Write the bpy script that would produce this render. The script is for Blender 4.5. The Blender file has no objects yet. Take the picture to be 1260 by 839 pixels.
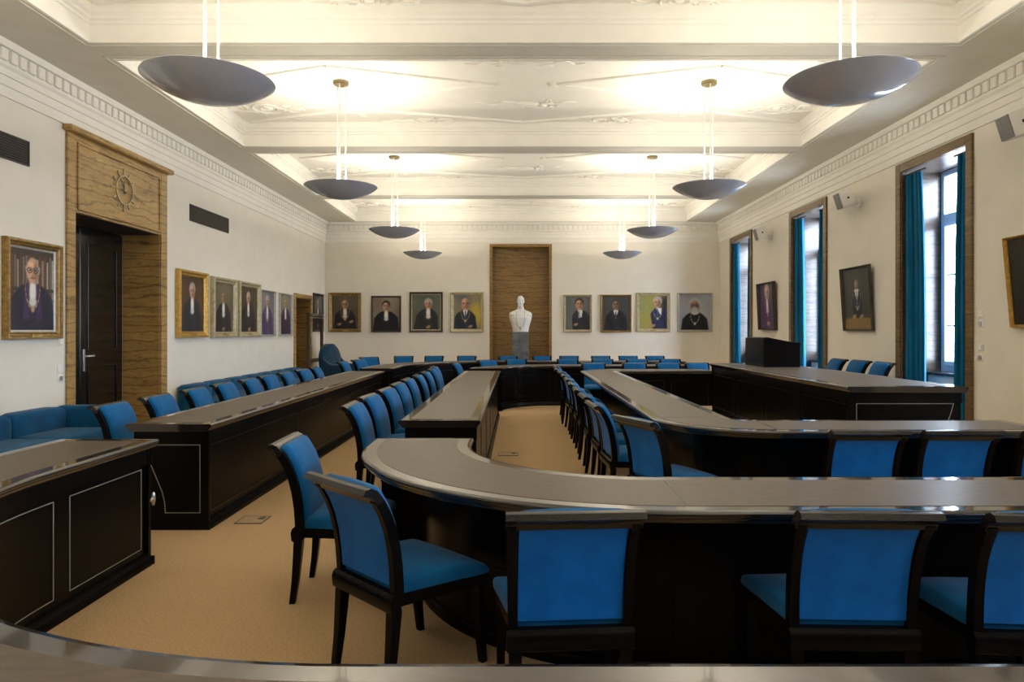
import bpy, math, random
import numpy as np
from mathutils import Vector, Matrix
C = bpy.context.scene.collection
SC = bpy.context.scene
PI = math.pi
# ------------------------------------------------------------------ camera
H = 1.463                                     # eye height; camera looks along +Y
cam_d = bpy.data.cameras.new('camera'); cam = bpy.data.objects.new('camera', cam_d); C.objects.link(cam)
cam.location = (0, 0, H); cam.rotation_euler = (PI/2, 0, 0)
cam_d.sensor_width = 36; cam_d.lens = 24
cam_d.shift_x = -9/1260; cam_d.shift_y = -12.5/1260
cam_d.clip_start = 0.05; cam_d.clip_end = 300
SC.camera = cam
# ------------------------------------------------------------------ world: bright overcast daylight
world = bpy.data.worlds.new('daylight'); SC.world = world; world.use_nodes = True
wn = world.node_tree.nodes; wl = world.node_tree.links
bg = wn['Background']
tc = wn.new('ShaderNodeTexCoord'); sx = wn.new('ShaderNodeSeparateXYZ'); cr = wn.new('ShaderNodeValToRGB')
wl.new(tc.outputs['Generated'], sx.inputs[0]); 
mr = wn.new('ShaderNodeMapRange'); mr.inputs[1].default_value = -1; mr.inputs[2].default_value = 1
wl.new(sx.outputs['Z'], mr.inputs[0]); wl.new(mr.outputs[0], cr.inputs[0]); wl.new(cr.outputs[0], bg.inputs[0])
cr.color_ramp.elements[0].position = 0.40; cr.color_ramp.elements[0].color = (0.28, 0.32, 0.38, 1)
cr.color_ramp.elements[1].position = 0.56; cr.color_ramp.elements[1].color = (0.66, 0.80, 1.0, 1)
bg.inputs[1].default_value = 27.0
# ------------------------------------------------------------------ exposure
SC.view_settings.view_transform = 'Standard'
SC.view_settings.look = 'None'
SC.view_settings.exposure = 0.68
SC.view_settings.gamma = 1
SC.view_settings.use_curve_mapping = False
LAMP_POWER = 42
LAMP_COLOR = (1.0, 0.91, 0.74)
SC.cycles.max_bounces = 10
SC.cycles.diffuse_bounces = 5
SC.cycles.use_denoising = True
SC.cycles.sample_clamp_indirect = 6
# room dimensions (metres)
XL, XR, YB, YN = -5.21, 5.36, 18.3, -5.3
ZC, ZT = 4.36, 4.71                            # soffit, coffer top
WINC = [-2.66, 1.18, 5.02, 8.86, 12.68, 16.5]         # window centres along the right-hand wall
for wc in WINC:                                # portals only guide daylight through the windows
    ld = bpy.data.lights.new('window_portal', 'AREA'); ld.shape = 'RECTANGLE'; ld.size = 1.4; ld.size_y = 2.8
    ld.cycles.is_portal = True
    lo = bpy.data.objects.new('window_portal', ld); C.objects.link(lo)
    lo.location = (5.97, wc, 2.27); lo.rotation_euler = (0, PI/2, 0)
    lo.rotation_euler = Matrix(((0, 0, 1), (1, 0, 0), (0, 1, 0))).to_euler()
# ------------------------------------------------------------------ materials
def nodes(name):
    m = bpy.data.materials.new(name); m.use_nodes = True
    nt = m.node_tree; b = nt.nodes['Principled BSDF']
    return m, nt, b
def setp(b, col=None, rough=None, metal=None, spec=None, coat=None, coat_r=None, sheen=None):
    if col is not None: b.inputs['Base Color'].default_value = (*col, 1)
    if rough is not None: b.inputs['Roughness'].default_value = rough
    if metal is not None: b.inputs['Metallic'].default_value = metal
    if spec is not None: b.inputs['Specular IOR Level'].default_value = spec
    if coat is not None: b.inputs['Coat Weight'].default_value = coat
    if coat_r is not None: b.inputs['Coat Roughness'].default_value = coat_r
    if sheen is not None: b.inputs['Sheen Weight'].default_value = sheen
def vary(name, c1, c2, scale=5, rough=.5, metal=0, detail=4, bump=0, stretch=(1, 1, 1), spec=.5, coat=0, coat_r=.1, sheen=0, lo=.35, hi=.65, bscale=None):
    m, nt, b = nodes(name); N = nt.nodes; L = nt.links
    setp(b, c1, rough, metal, spec, coat, coat_r, sheen)
    t = N.new('ShaderNodeTexCoord'); mp = N.new('ShaderNodeMapping'); mp.inputs['Scale'].default_value = stretch
    L.new(t.outputs['Object'], mp.inputs[0])
    n = N.new('ShaderNodeTexNoise'); n.inputs['Scale'].default_value = scale; n.inputs['Detail'].default_value = detail
    L.new(mp.outputs[0], n.inputs['Vector'])
    r = N.new('ShaderNodeValToRGB'); r.color_ramp.elements[0].color = (*c1, 1); r.color_ramp.elements[1].color = (*c2, 1)
    r.color_ramp.elements[0].position = lo; r.color_ramp.elements[1].position = hi
    L.new(n.outputs['Fac'], r.inputs[0]); L.new(r.outputs[0], b.inputs['Base Color'])
    if bump:
        bn = n
        if bscale:
            bn = N.new('ShaderNodeTexNoise'); bn.inputs['Scale'].default_value = bscale; bn.inputs['Detail'].default_value = 3
            L.new(mp.outputs[0], bn.inputs['Vector'])
        bp = N.new('ShaderNodeBump'); bp.inputs['Strength'].default_value = bump; bp.inputs['Distance'].default_value = .01
        L.new(bn.outputs['Fac'], bp.inputs['Height']); L.new(bp.outputs[0], b.inputs['Normal'])
    return m
def travertine(name, dark, mid, light, scale=1.0):
    m, nt, b = nodes(name); N = nt.nodes; L = nt.links
    setp(b, mid, .28, 0, .5)
    t = N.new('ShaderNodeTexCoord')
    def mapped(sc):
        mp = N.new('ShaderNodeMapping'); mp.inputs['Scale'].default_value = sc; L.new(t.outputs['Object'], mp.inputs[0]); return mp
    def ramp(src, stops):
        r = N.new('ShaderNodeValToRGB'); e = r.color_ramp.elements
        e[0].position, e[0].color = stops[0][0], (*stops[0][1], 1); e[1].position, e[1].color = stops[-1][0], (*stops[-1][1], 1)
        for p, c in stops[1:-1]: k = e.new(p); k.color = (*c, 1)
        L.new(src, r.inputs[0]); return r
    def mul(a, b_, f):
        mx = N.new('ShaderNodeMix'); mx.data_type = 'RGBA'; mx.blend_type = 'MULTIPLY'; mx.inputs[0].default_value = f
        L.new(a, mx.inputs[6]); L.new(b_, mx.inputs[7]); return mx.outputs[2]
    n1 = N.new('ShaderNodeTexNoise'); n1.inputs['Scale'].default_value = 1.6*scale; n1.inputs['Detail'].default_value = 8; n1.inputs['Roughness'].default_value = .65; n1.inputs['Distortion'].default_value = .8
    L.new(mapped((.7, .7, 4.2)).outputs[0], n1.inputs['Vector'])
    r = ramp(n1.outputs['Fac'], [(.28, dark), (.44, mid), (.58, tuple(c*1.15 for c in mid)), (.74, light)])
    wv = N.new('ShaderNodeTexWave'); wv.wave_type = 'BANDS'; wv.bands_direction = 'Z'; wv.inputs['Scale'].default_value = 1.5*scale; wv.inputs['Distortion'].default_value = 9; wv.inputs['Detail'].default_value = 5
    wv.inputs['Detail Scale'].default_value = .9; wv.inputs['Detail Roughness'].default_value = .62
    L.new(mapped((.55, .55, 1.6)).outputs[0], wv.inputs['Vector'])
    r2 = ramp(wv.outputs['Fac'], [(.0, (.22, .18, .14)), (.06, (.55, .5, .44)), (.13, (1, 1, 1)), (.9, (1, 1, 1)), (1.0, (.8, .76, .7))])
    n2 = N.new('ShaderNodeTexNoise'); n2.inputs['Scale'].default_value = 6*scale; n2.inputs['Detail'].default_value = 5; n2.inputs['Distortion'].default_value = 1
    L.new(mapped((1.2, 1.2, 5)).outputs[0], n2.inputs['Vector'])
    r3 = ramp(n2.outputs['Fac'], [(.33, (.35, .3, .25)), (.43, (1, 1, 1))])
    o = mul(mul(r.outputs[0], r2.outputs[0], .55), r3.outputs[0], .6)
    L.new(o, b.inputs['Base Color'])
    bp = N.new('ShaderNodeBump'); bp.inputs['Strength'].default_value = .25; bp.inputs['Distance'].default_value = .004
    L.new(r3.outputs[0], bp.inputs['Height']); L.new(bp.outputs[0], b.inputs['Normal'])
    return m
M = {}
M['wall'] = vary('wall_plaster', (.77, .725, .635), (.80, .755, .665), 3, .85, bump=.05, bscale=60, spec=.2)
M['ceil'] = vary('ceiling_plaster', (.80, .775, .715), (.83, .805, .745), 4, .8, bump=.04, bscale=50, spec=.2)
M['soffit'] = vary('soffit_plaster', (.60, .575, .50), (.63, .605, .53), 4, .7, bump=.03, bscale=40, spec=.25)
M['carpet'] = vary('carpet_tan', (.44, .29, .145), (.56, .385, .21), 90, .95, bump=.5, detail=6, spec=.1, bscale=260)
M['lacquer'] = vary('black_lacquer', (.0030, .0026, .0026), (.0055, .0042, .0034), 6, .26, stretch=(.5, .5, 12), spec=.09, coat=.0, coat_r=.06)
M['lip'] = vary('black_lacquer_edge', (.010, .008, .007), (.020, .015, .012), 5, .13, stretch=(3, 3, 1), spec=.6, coat=.5, coat_r=.05)
M['band'] = vary('dark_polished_band', (.030, .024, .020), (.050, .040, .032), 9, .10, stretch=(1.5, 8, 1), spec=.6, coat=.6, coat_r=.04)
M['inlay'] = vary('brown_writing_surface', (.075, .053, .034), (.105, .075, .049), 14, .42, stretch=(1, 3, 1), spec=.5, coat=.06, coat_r=.25)
M['line'] = vary('pale_inlay_line', (.26, .25, .22), (.32, .31, .27), 9, .4)
M['line2'] = vary('faint_inlay_line', (.007, .006, .005), (.010, .009, .008), 9, .3)
M['blue'] = vary('blue_velvet', (.0008, .116, .45), (.002, .158, .57), 7, .75, bump=.15, bscale=220, spec=.10, sheen=.12)
M['blueseat'] = vary('blue_velvet_warm_lit', (.0015, .078, .215), (.004, .112, .295), 6, .75, bump=.15, bscale=220, spec=.10, sheen=.10)  # same blue velvet, darker and tealer: warm lamplight put into the colour
M['teal'] = vary('teal_upholstery', (.002, .062, .150), (.004, .088, .205), 6, .75, bump=.12, bscale=200, spec=.1, sheen=.1)
M['navy'] = vary('dark_blue_upholstery', (.006, .035, .07), (.010, .05, .095), 6, .7, bump=.1, bscale=200, spec=.15, sheen=.2)
M['frame'] = vary('black_chair_wood', (.004, .0033, .0033), (.007, .0055, .005), 8, .25, stretch=(3, 3, 1), spec=.07, coat=.0, coat_r=.12)
M['rail'] = vary('worn_black_rail', (.009, .0075, .0065), (.015, .012, .010), 12, .22, stretch=(1, 6, 6), spec=.25, coat=.25, coat_r=.12)
M['curtain'] = vary('blue_curtain', (.0, .105, .215), (.002, .145, .29), 5, .8, spec=.1, sheen=.2, stretch=(6, 6, .4))
M['trav'] = travertine('travertine_gold', (.18, .095, .024), (.38, .235, .075), (.60, .41, .16))
M['trav2'] = travertine('travertine_brown', (.022, .016, .012), (.070, .052, .040), (.125, .098, .08), .9)
M['trav3'] = travertine('travertine_niche', (.13, .068, .017), (.27, .155, .045), (.42, .265, .09), 1.1)
M['trav4'] = travertine('travertine_casing_dark', (.035, .019, .007), (.15, .088, .026), (.34, .22, .085), 1.9)
M['door'] = vary('black_door_lacquer', (.006, .005, .005), (.010, .008, .007), 5, .18, spec=.5, coat=.3, coat_r=.08)
M['bdoor'] = vary('brown_door_wood', (.055, .028, .010), (.10, .052, .020), 4, .4, stretch=(6, 6, .6), spec=.4)
M['chrome'] = vary('satin_steel', (.62, .62, .62), (.7, .7, .7), 8, .28, metal=1)
M['lamp'] = vary('grey_enamel_bowl', (.46, .50, .59), (.49, .53, .63), 2, .16, metal=.0, spec=.6, coat=.5, coat_r=.05)
M['lampin'] = vary('white_enamel', (.82, .80, .76), (.86, .84, .80), 3, .5)
M['rod'] = vary('white_rod', (.80, .78, .72), (.86, .84, .78), 5, .35)
M['canopy'] = vary('brass_canopy', (.20, .16, .08), (.26, .21, .11), 6, .35, metal=.7)
M['gold'] = vary('gilded_frame', (.23, .135, .04), (.38, .25, .085), 22, .33, metal=.55, bump=.2, bscale=40)
M['gold2'] = vary('bright_gold_frame', (.46, .26, .05), (.62, .40, .11), 22, .3, metal=.6, bump=.2, bscale=40)
M['pale'] = vary('pale_gilt_frame', (.40, .34, .20), (.55, .48, .32), 18, .4, metal=.35, bump=.2, bscale=40)
M['silver'] = vary('silver_frame', (.40, .39, .35), (.54, .52, .47), 18, .38, metal=.4, bump=.1, bscale=40)
M['dframe'] = vary('dark_brown_frame', (.035, .024, .014), (.06, .042, .024), 14, .4)
M['brass'] = vary('brass_plate', (.48, .34, .10), (.58, .42, .15), 10, .3, metal=.8)
M['marble'] = vary('white_marble', (.74, .73, .70), (.82, .81, .78), 6, .45, spec=.4)
M['greystone'] = vary('grey_marble', (.075, .08, .09), (.16, .165, .175), 7, .2, detail=8, spec=.5, coat=.2)
M['vent'] = vary('dark_vent', (.022, .017, .011), (.034, .026, .018), 8, .6)
M['white'] = vary('white_plastic', (.82, .81, .78), (.86, .85, .82), 5, .4)
M['grille'] = vary('grey_grille', (.20, .20, .20), (.26, .26, .26), 60, .6)
M['winframe'] = vary('grey_white_window_frame', (.52, .56, .62), (.58, .62, .68), 5, .35)
M['sill'] = vary('dark_stone_sill', (.02, .02, .022), (.035, .034, .036), 8, .25)
M['wood'] = vary('dark_brown_wood', (.045, .022, .009), (.08, .042, .018), 7, .4, stretch=(5, 5, .8))
M['boxlid'] = vary('carpet_floor_box', (.36, .24, .125), (.46, .32, .18), 70, .9, bump=.3)
M['black'] = vary('black_metal', (.012, .012, .012), (.018, .018, .018), 8, .4)
M['darkvoid'] = vary('dark_hall_wall', (.03, .025, .02), (.04, .034, .028), 4, .8)
# glass: thin pane, clear with surface reflection
m, nt, b = nodes('window_glass'); N = nt.nodes
tr = N.new('ShaderNodeBsdfTransparent'); gl = N.new('ShaderNodeBsdfGlossy'); gl.inputs['Roughness'].default_value = .02
mx = N.new('ShaderNodeMixShader'); mx.inputs[0].default_value = .05
nt.links.new(tr.outputs[0], mx.inputs[1]); nt.links.new(gl.outputs[0], mx.inputs[2])
nt.links.new(mx.outputs[0], N['Material Output'].inputs[0]); M['glass'] = m
# painted canvas: colours come from the painted vertices
m, nt, b = nodes('oil_painting'); N = nt.nodes
at = N.new('ShaderNodeAttribute'); at.attribute_name = 'paint'
nz = N.new('ShaderNodeTexNoise'); nz.inputs['Scale'].default_value = 45; nz.inputs['Detail'].default_value = 5
mxc = N.new('ShaderNodeMix'); mxc.data_type = 'RGBA'; mxc.blend_type = 'OVERLAY'; mxc.inputs[0].default_value = .35
nt.links.new(at.outputs['Color'], mxc.inputs[6]); nt.links.new(nz.outputs['Fac'], mxc.inputs[7])
nt.links.new(mxc.outputs[2], b.inputs['Base Color'])
tcp = N.new('ShaderNodeTexCoord'); nt.links.new(tcp.outputs['Object'], nz.inputs['Vector'])
setp(b, None, .45, 0, .35); M['paint'] = m
# ------------------------------------------------------------------ mesh helpers
ORG = {}
class MB:
    def __init__(s): s.v = []; s.f = []
    def add(s, v, f):
        o = len(s.v); s.v += [tuple(p) for p in v]; s.f += [tuple(i+o for i in q) for q in f]; return s
    def box(s, a, b):
        x0, y0, z0 = [min(p, q) for p, q in zip(a, b)]; x1, y1, z1 = [max(p, q) for p, q in zip(a, b)]
        return s.add([(x0,y0,z0),(x1,y0,z0),(x1,y1,z0),(x0,y1,z0),(x0,y0,z1),(x1,y0,z1),(x1,y1,z1),(x0,y1,z1)],
                     [(0,3,2,1),(4,5,6,7),(0,1,5,4),(1,2,6,5),(2,3,7,6),(3,0,4,7)])
    def cbox(s, a, b, c=.006):
        """box with chamfered edges"""
        lo = [min(p, q) for p, q in zip(a, b)]; hi = [max(p, q) for p, q in zip(a, b)]
        c = min([c] + [(h-l)*.45 for l, h in zip(lo, hi)])
        V = {}; vs = []
        for ix in (0, 1):
            for iy in (0, 1):
                for iz in (0, 1):
                    for ax in range(3):
                        p = [(lo, hi)[i][k] for k, i in enumerate((ix, iy, iz))]
                        for k, i in enumerate((ix, iy, iz)):
                            if k != ax: p[k] += c*(1 if i == 0 else -1)
                        V[(ix, iy, iz, ax)] = len(vs); vs.append(p)
        fs = []
        def k(i, ax): return V[(*i, ax)]
        for ax in range(3):
            u, w = (ax+1) % 3, (ax+2) % 3
            for sd in (0, 1):
                q = []
                for (a_, b_) in ((0,0),(1,0),(1,1),(0,1)):
                    i = [0,0,0]; i[ax] = sd; i[u] = a_; i[w] = b_; q.append(k(tuple(i), ax))
                fs.append(q if sd else q[::-1])
            for a_ in (0, 1):
                for b_ in (0, 1):
                    i0 = [0,0,0]; i0[u] = a_; i0[w] = b_; i1 = list(i0); i1[ax] = 1
                    q = [k(tuple(i0), u), k(tuple(i1), u), k(tuple(i1), w), k(tuple(i0), w)]
                    fs.append(q if a_ == b_ else q[::-1])
        for ix in (0, 1):
            for iy in (0, 1):
                for iz in (0, 1):
                    q = [k((ix,iy,iz), a) for a in range(3)]
                    fs.append(q if (ix+iy+iz) % 2 else q[::-1])
        return s.add(vs, fs)
    def rings(s, R, closed=True, cap=True, loop=False):
        n = len(R[0]); o = len(s.v); m_ = len(R)
        for r in R: s.v += [tuple(p) for p in r]
        for i in range(m_ if loop else m_-1):
            j2 = (i+1) % m_
            for j in range(n if closed else n-1):
                k = (j+1) % n
                s.f.append((o+i*n+j, o+i*n+k, o+j2*n+k, o+j2*n+j))
        if cap and closed and not loop:
            s.f.append(tuple(o+j for j in range(n))[::-1]); s.f.append(tuple(o+(m_-1)*n+j for j in range(n)))
        return s
    def tube(s, pts, rad, n=8, up=None):
        P = [Vector(p) for p in pts]; R = []
        rad = rad if isinstance(rad, (list, tuple)) else [rad]*len(P)
        ref = Vector(up) if up else None
        for i, p in enumerate(P):
            t = (P[min(i+1, len(P)-1)] - P[max(i-1, 0)]).normalized()
            if ref is None: ref = Vector((0,0,1)) if abs(t.z) < .9 else Vector((1,0,0))
            a = t.cross(ref).normalized(); b_ = a.cross(t).normalized(); ref = b_
            R.append([p + a*rad[i]*math.cos(2*PI*k/n) + b_*rad[i]*math.sin(2*PI*k/n) for k in range(n)])
        return s.rings(R)
    def lathe(s, prof, c=(0,0,0), n=32, cap=True):
        R = [[(c[0]+r*math.cos(2*PI*k/n), c[1]+r*math.sin(2*PI*k/n), c[2]+z) for k in range(n)] for r, z in prof]
        return s.rings(R, cap=cap)
    def ell(s, c, r, nu=12, nv=8, rot=None):
        R = []
        for i in range(1, nv):
            a = PI*i/nv - PI/2
            R.append([(r[0]*math.cos(a)*math.cos(2*PI*k/nu), r[1]*math.cos(a)*math.sin(2*PI*k/nu), r[2]*math.sin(a)) for k in range(nu)])
        if rot: R = [[rot @ Vector(p) for p in q] for q in R]
        R = [[(p[0]+c[0], p[1]+c[1], p[2]+c[2]) for p in q] for q in R]
        return s.rings(R)
    def prism(s, poly, axis, a, b):
        def P(u, w, t): return {0: (t,u,w), 1: (u,t,w), 2: (u,w,t)}[axis]
        return s.rings([[P(u, w, a) for u, w in poly], [P(u, w, b) for u, w in poly]])
    def build(s, name, mat, parent=None, smooth=None, org=None):
        me = bpy.data.meshes.new(name)
        off = Vector(ORG.get(parent.name, (0,0,0))) if parent is not None else Vector((0,0,0))
        if org is not None: off = Vector(org)
        me.from_pydata([(p[0]-off.x, p[1]-off.y, p[2]-off.z) for p in s.v], [], s.f)
        import bmesh
        bm = bmesh.new(); bm.from_mesh(me); bmesh.ops.recalc_face_normals(bm, faces=bm.faces); bm.to_mesh(me); bm.free()
        if smooth:
            me.shade_smooth(); me.set_sharp_from_angle(angle=math.radians(smooth))
        me.materials.append(M[mat] if isinstance(mat, str) else mat)
        o = bpy.data.objects.new(name, me); C.objects.link(o)
        if parent is not None: o.parent = parent; ORG[o.name] = tuple(off)
        elif org is not None: o.location = org; ORG[o.name] = tuple(org)
        return o
def tag(o, label, cat, group=None):
    o['label'] = label; o['category'] = cat
    if group: o['group'] = group
    return o
def thing(name, label, cat, loc=(0,0,0), rz=0, group=None):
    o = bpy.data.objects.new(name, None); o.empty_display_size = .1; C.objects.link(o)
    o.location = loc; o.rotation_euler = (0,0,rz); ORG[o.name] = (0,0,0) if rz else tuple(loc)
    return tag(o, label, cat, group)
def struct(o): o['kind'] = 'structure'; return o
def sroot(name, loc=(0,0,0)):
    o = bpy.data.objects.new(name, None); o.empty_display_size = .1; C.objects.link(o); o.location = loc; ORG[o.name] = tuple(loc)
    return struct(o)
def kids(o): return [c for c in list(bpy.data.objects) if c.parent == o]
def dup(root, loc, rz, label, group=None, tree=None):
    def cp(o, par):
        c = o.copy(); C.objects.link(c)
        if par is not None: c.parent = par
        for ch in tree.get(o.name, []): cp(ch, c)
        return c
    r = cp(root, None); r.location = loc; r.rotation_euler = (0,0,rz); r['label'] = label
    if group: r['group'] = group
    return r
def treeof():
    t = {}
    for o in bpy.data.objects:
        if o.parent: t.setdefault(o.parent.name, []).append(o)
    return t
ORD = ['first','second','third','fourth','fifth','sixth','seventh','eighth','ninth','tenth','eleventh','twelfth']
# ------------------------------------------------------------------ room shell
XO = 6.05                                      # outer face of the window wall
b_ = MB().box((XL-1.6, YN-.3, -.12), (XR+.8, YB+.8, 0)); struct(b_.build('floor', 'carpet'))
D1 = (7.97, 9.88, 2.85); D2 = (15.86, 17.0, 2.24)
w = MB()                                       # left wall with two door openings
for (y0, y1, z0, z1) in ((YN, D1[0], 0, 4.8), (D1[1], D2[0], 0, 4.8), (D2[1], YB, 0, 4.8), (D1[0], D1[1], D1[2], 4.8), (D2[0], D2[1], D2[2], 4.8)):
    w.box((XL-.55, y0, z0), (XL, y1, z1))
struct(w.build('wall_left', 'wall'))
w = MB()                                       # right wall with window openings
ys = [YN] + sum([[c-.70, c+.70] for c in WINC], []) + [YB]
for i in range(0, len(ys), 2): w.box((XR, ys[i], 0), (XO, ys[i+1], 4.8))
for c in WINC: w.box((XR, c-.70, 3.68), (XO, c+.70, 4.8)); w.box((XR+.36, c-.70, 0), (XO, c+.70, .86))
struct(w.build('wall_right', 'wall'))
NX0, NX1, NZ = (602.6-639)*18.3/840, (679-639)*18.3/840, 3.79
w = MB()                                       # back wall with travertine niche
w.box((XL-.55, YB, 0), (NX0, YB+.5, 4.8)).box((NX1, YB, 0), (XO, YB+.5, 4.8)).box((NX0, YB, NZ), (NX1, YB+.5, 4.8)).box((NX0, YB+.34, 0), (NX1, YB+.5, NZ))
struct(w.build('wall_back', 'wall'))
struct(MB().box((XL-.55, YN-.3, 0), (XO, YN, 4.8)).build('wall_front', 'wall'))
# ceiling with coffers
CX0, CX1 = -4.33, 4.42
COF = [(7.27+3.84*k-3.84*2, 7.27+3.84*k-3.84*2+3.43) for k in range(-1, 5)]
COF[-1] = (COF[-1][0], 18.02)
w = MB()
w.box((XL, YN, ZC), (CX0, YB, 4.8)).box((CX1, YN, ZC), (XR, YB, 4.8))
edges = [YN] + sum([list(c) for c in COF], []) + [YB]
for i in range(0, len(edges), 2): w.box((CX0, edges[i], ZC), (CX1, edges[i+1], 4.8))
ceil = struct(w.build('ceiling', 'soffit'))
for i, (y0, y1) in enumerate(COF):
    MB().box((CX0, y0, ZT), (CX1, y1, 4.8)).build('coffer_panel', 'ceil', ceil)
    # white linings of the coffer sides with stepped mouldings
    prof = [(.0, ZC-.012), (.03, ZC-.012), (.03, ZC+.03), (.012, ZC+.035), (.012, ZC+.17), (.03, ZC+.18), (.03, ZC+.205), (.055, ZC+.22), (.055, ZC+.245), (.085, ZC+.27), (.085, ZT), (-.001, ZT)]
    def rr(d, z): return [(CX0+d, y0+d, z), (CX1-d, y0+d, z), (CX1-d, y1-d, z), (CX0+d, y1-d, z)]
    mb = MB(); mb.rings([[rr(d, z)[k] for d, z in prof] for k in range(4)], loop=True)
    mb.build('coffer_moulding', 'ceil', ceil)
    # flat bead on the soffit around the opening
    mb = MB(); p2 = [(-.07, ZC+.002), (-.07, ZC-.010), (-.045, ZC-.014), (-.045, ZC+.002)]
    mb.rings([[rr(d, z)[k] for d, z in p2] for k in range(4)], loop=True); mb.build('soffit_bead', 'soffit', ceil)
    # stucco ribs: zigzag borders and two lozenges
    ym = (y0+y1)/2; xc = .05; xq = 2.42
    L1 = [(-4.2+xc-.03, y1-.1), (xc-xq, y1-.72), (xc, y1-.1), (xc+xq, y1-.72), (4.2+xc+.03, y1-.1)]
    L2 = [(-4.2+xc-.03, y0+.1), (xc-xq, y0+.72), (xc, y0+.1), (xc+xq, y0+.72), (4.2+xc+.03, y0+.1)]
    def rib(pts, wd=.085):
        mb = MB()
        for (a0, b0), (a1, b1) in zip(pts[:-1], pts[1:]):
            d = Vector((a1-a0, b1-b0)).normalized(); n = Vector((-d.y, d.x))*wd/2
            sec = lambda x, y: [(x-n.x, y-n.y, ZT+.002), (x-n.x*.8, y-n.y*.8, ZT-.024), (x-n.x*.3, y-n.y*.3, ZT-.03), (x+n.x*.3, y+n.y*.3, ZT-.03), (x+n.x*.8, y+n.y*.8, ZT-.024), (x+n.x, y+n.y, ZT+.002)]
            mb.rings([sec(a0, b0), sec(a1, b1)])
        return mb.build('stucco_rib', 'ceil', ceil)
    rib(L1); rib(L2)
    for sg in (-1, 1):
        rib([(xc+sg*.42, ym), (xc+sg*xq, ym-.62), (xc+sg*4.15, ym), (xc+sg*xq, ym+.62), (xc+sg*.42, ym)])
        MB().lathe([(.055, .0), (.05, -.03), (.02, -.045)], (xc+sg*.40, ym, ZT), 14).build('stucco_boss', 'ceil', ceil, 40)
# relief ornaments of the coffers (scrolls and winged figures)
def scroll(mb, x, y, r, turns, ph, sg, rad=.014):
    pts = []; n = int(14*turns)+4
    for k in range(n+1):
        t = k/n; a = ph + sg*2*PI*turns*t; q = r*(1-.82*t)
        pts.append((x+q*math.cos(a), y+q*math.sin(a), -.006))
    mb.tube(pts, [rad*(1-.4*k/n) for k in range(n+1)], 6)
def tendril(mb, x0, y0, x1, y1, amp, waves, rad=.014):
    n = 20; dx, dy = x1-x0, y1-y0; l = math.hypot(dx, dy); pts = []
    for k in range(n+1):
        t = k/n; o = amp*math.sin(2*PI*waves*t)*math.sin(PI*t)**.5
        pts.append((x0+dx*t-dy/l*o, y0+dy*t+dx/l*o, -.006))
    mb.tube(pts, [rad*(1.1-.7*abs(2*k/n-1)) for k in range(n+1)], 6)
figm = MB()
rz = Matrix.Rotation(.15, 3, 'Z')
figm.ell((0,0,-.012), (.20,.06,.035), rot=rz).ell((.24,.05,-.014), (.055,.05,.04)).ell((.30,-.02,-.012), (.10,.022,.02)).ell((.18,.12,-.012), (.10,.03,.02), rot=Matrix.Rotation(.9,3,'Z'))
figm.ell((-.24,-.06,-.01), (.14,.035,.025), rot=Matrix.Rotation(.25,3,'Z')).ell((-.22,.02,-.01), (.15,.03,.025))
tendril(figm, -.2,.03, -.75,-.02, .06, 1.5, .02); tendril(figm, .25,.0, .72,-.05, .05, 1, .018); tendril(figm, -.1,.10, .15,.2, .04, 1, .016)
scroll(figm, .38,.1,.07,1.2,0,1); scroll(figm, .30,-.11,.06,1.1,2,-1)
swm = MB()
scroll(swm, 0,0,.26,1.9,.4,1,.018); scroll(swm, -.42,-.06,.18,1.7,2.6,-1,.016); scroll(swm, .38,.10,.14,1.5,0,-1,.015); scroll(swm, -.1,.28,.10,1.4,3,1,.013)
tendril(swm, .1,.0,.85,.02,.07,1.2,.016); tendril(swm, -.5,.05,-.2,.25,.05,1,.014); swm.ell((.02,.0,-.008), (.07,.05,.03)).ell((.3,-.08,-.008), (.08,.03,.022))
gam = MB()
tendril(gam, -.9,.1,.0,-.12,-.12,.5,.018); tendril(gam, .0,-.12,.9,.1,-.12,.5,.018); scroll(gam, -.98,.08,.10,1.4,0,1); scroll(gam, .98,.08,.10,1.4,3,-1); scroll(gam, 0,-.05,.07,1.3,1,1)
f0 = figm.build('stucco_figure', 'ceil', None, 50); s0 = swm.build('stucco_scroll', 'ceil', None, 50); g0 = gam.build('stucco_garland', 'ceil', None, 50)
for o in (f0, s0, g0): o.parent = ceil
first = {f0.name: True, s0.name: True, g0.name: True}
def orn(src, x, y, rz=0, sx=1, sy=1):
    o = src
    if first.pop(src.name, None) is None: o = src.copy(); C.objects.link(o)
    o.location = (x, y, ZT); o.rotation_euler = (0,0,rz); o.scale = (sx, sy, 1)
for i, (y0, y1) in enumerate(COF):
    ym = (y0+y1)/2; xc = .05
    orn(f0, xc+.05, ym+.74); orn(f0, xc, ym-.74, PI)
    if i < 2: continue
    for sg in (-1, 1):
        orn(s0, xc+sg*3.72, ym+.95, 0, -sg, 1); orn(s0, xc+sg*1.5, y1-.16, 0, sg*.8, .6); orn(s0, xc+sg*3.6, ym-.95, 0, -sg, -1)
        orn(g0, xc+sg*2.4, y1-.42)
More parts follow.
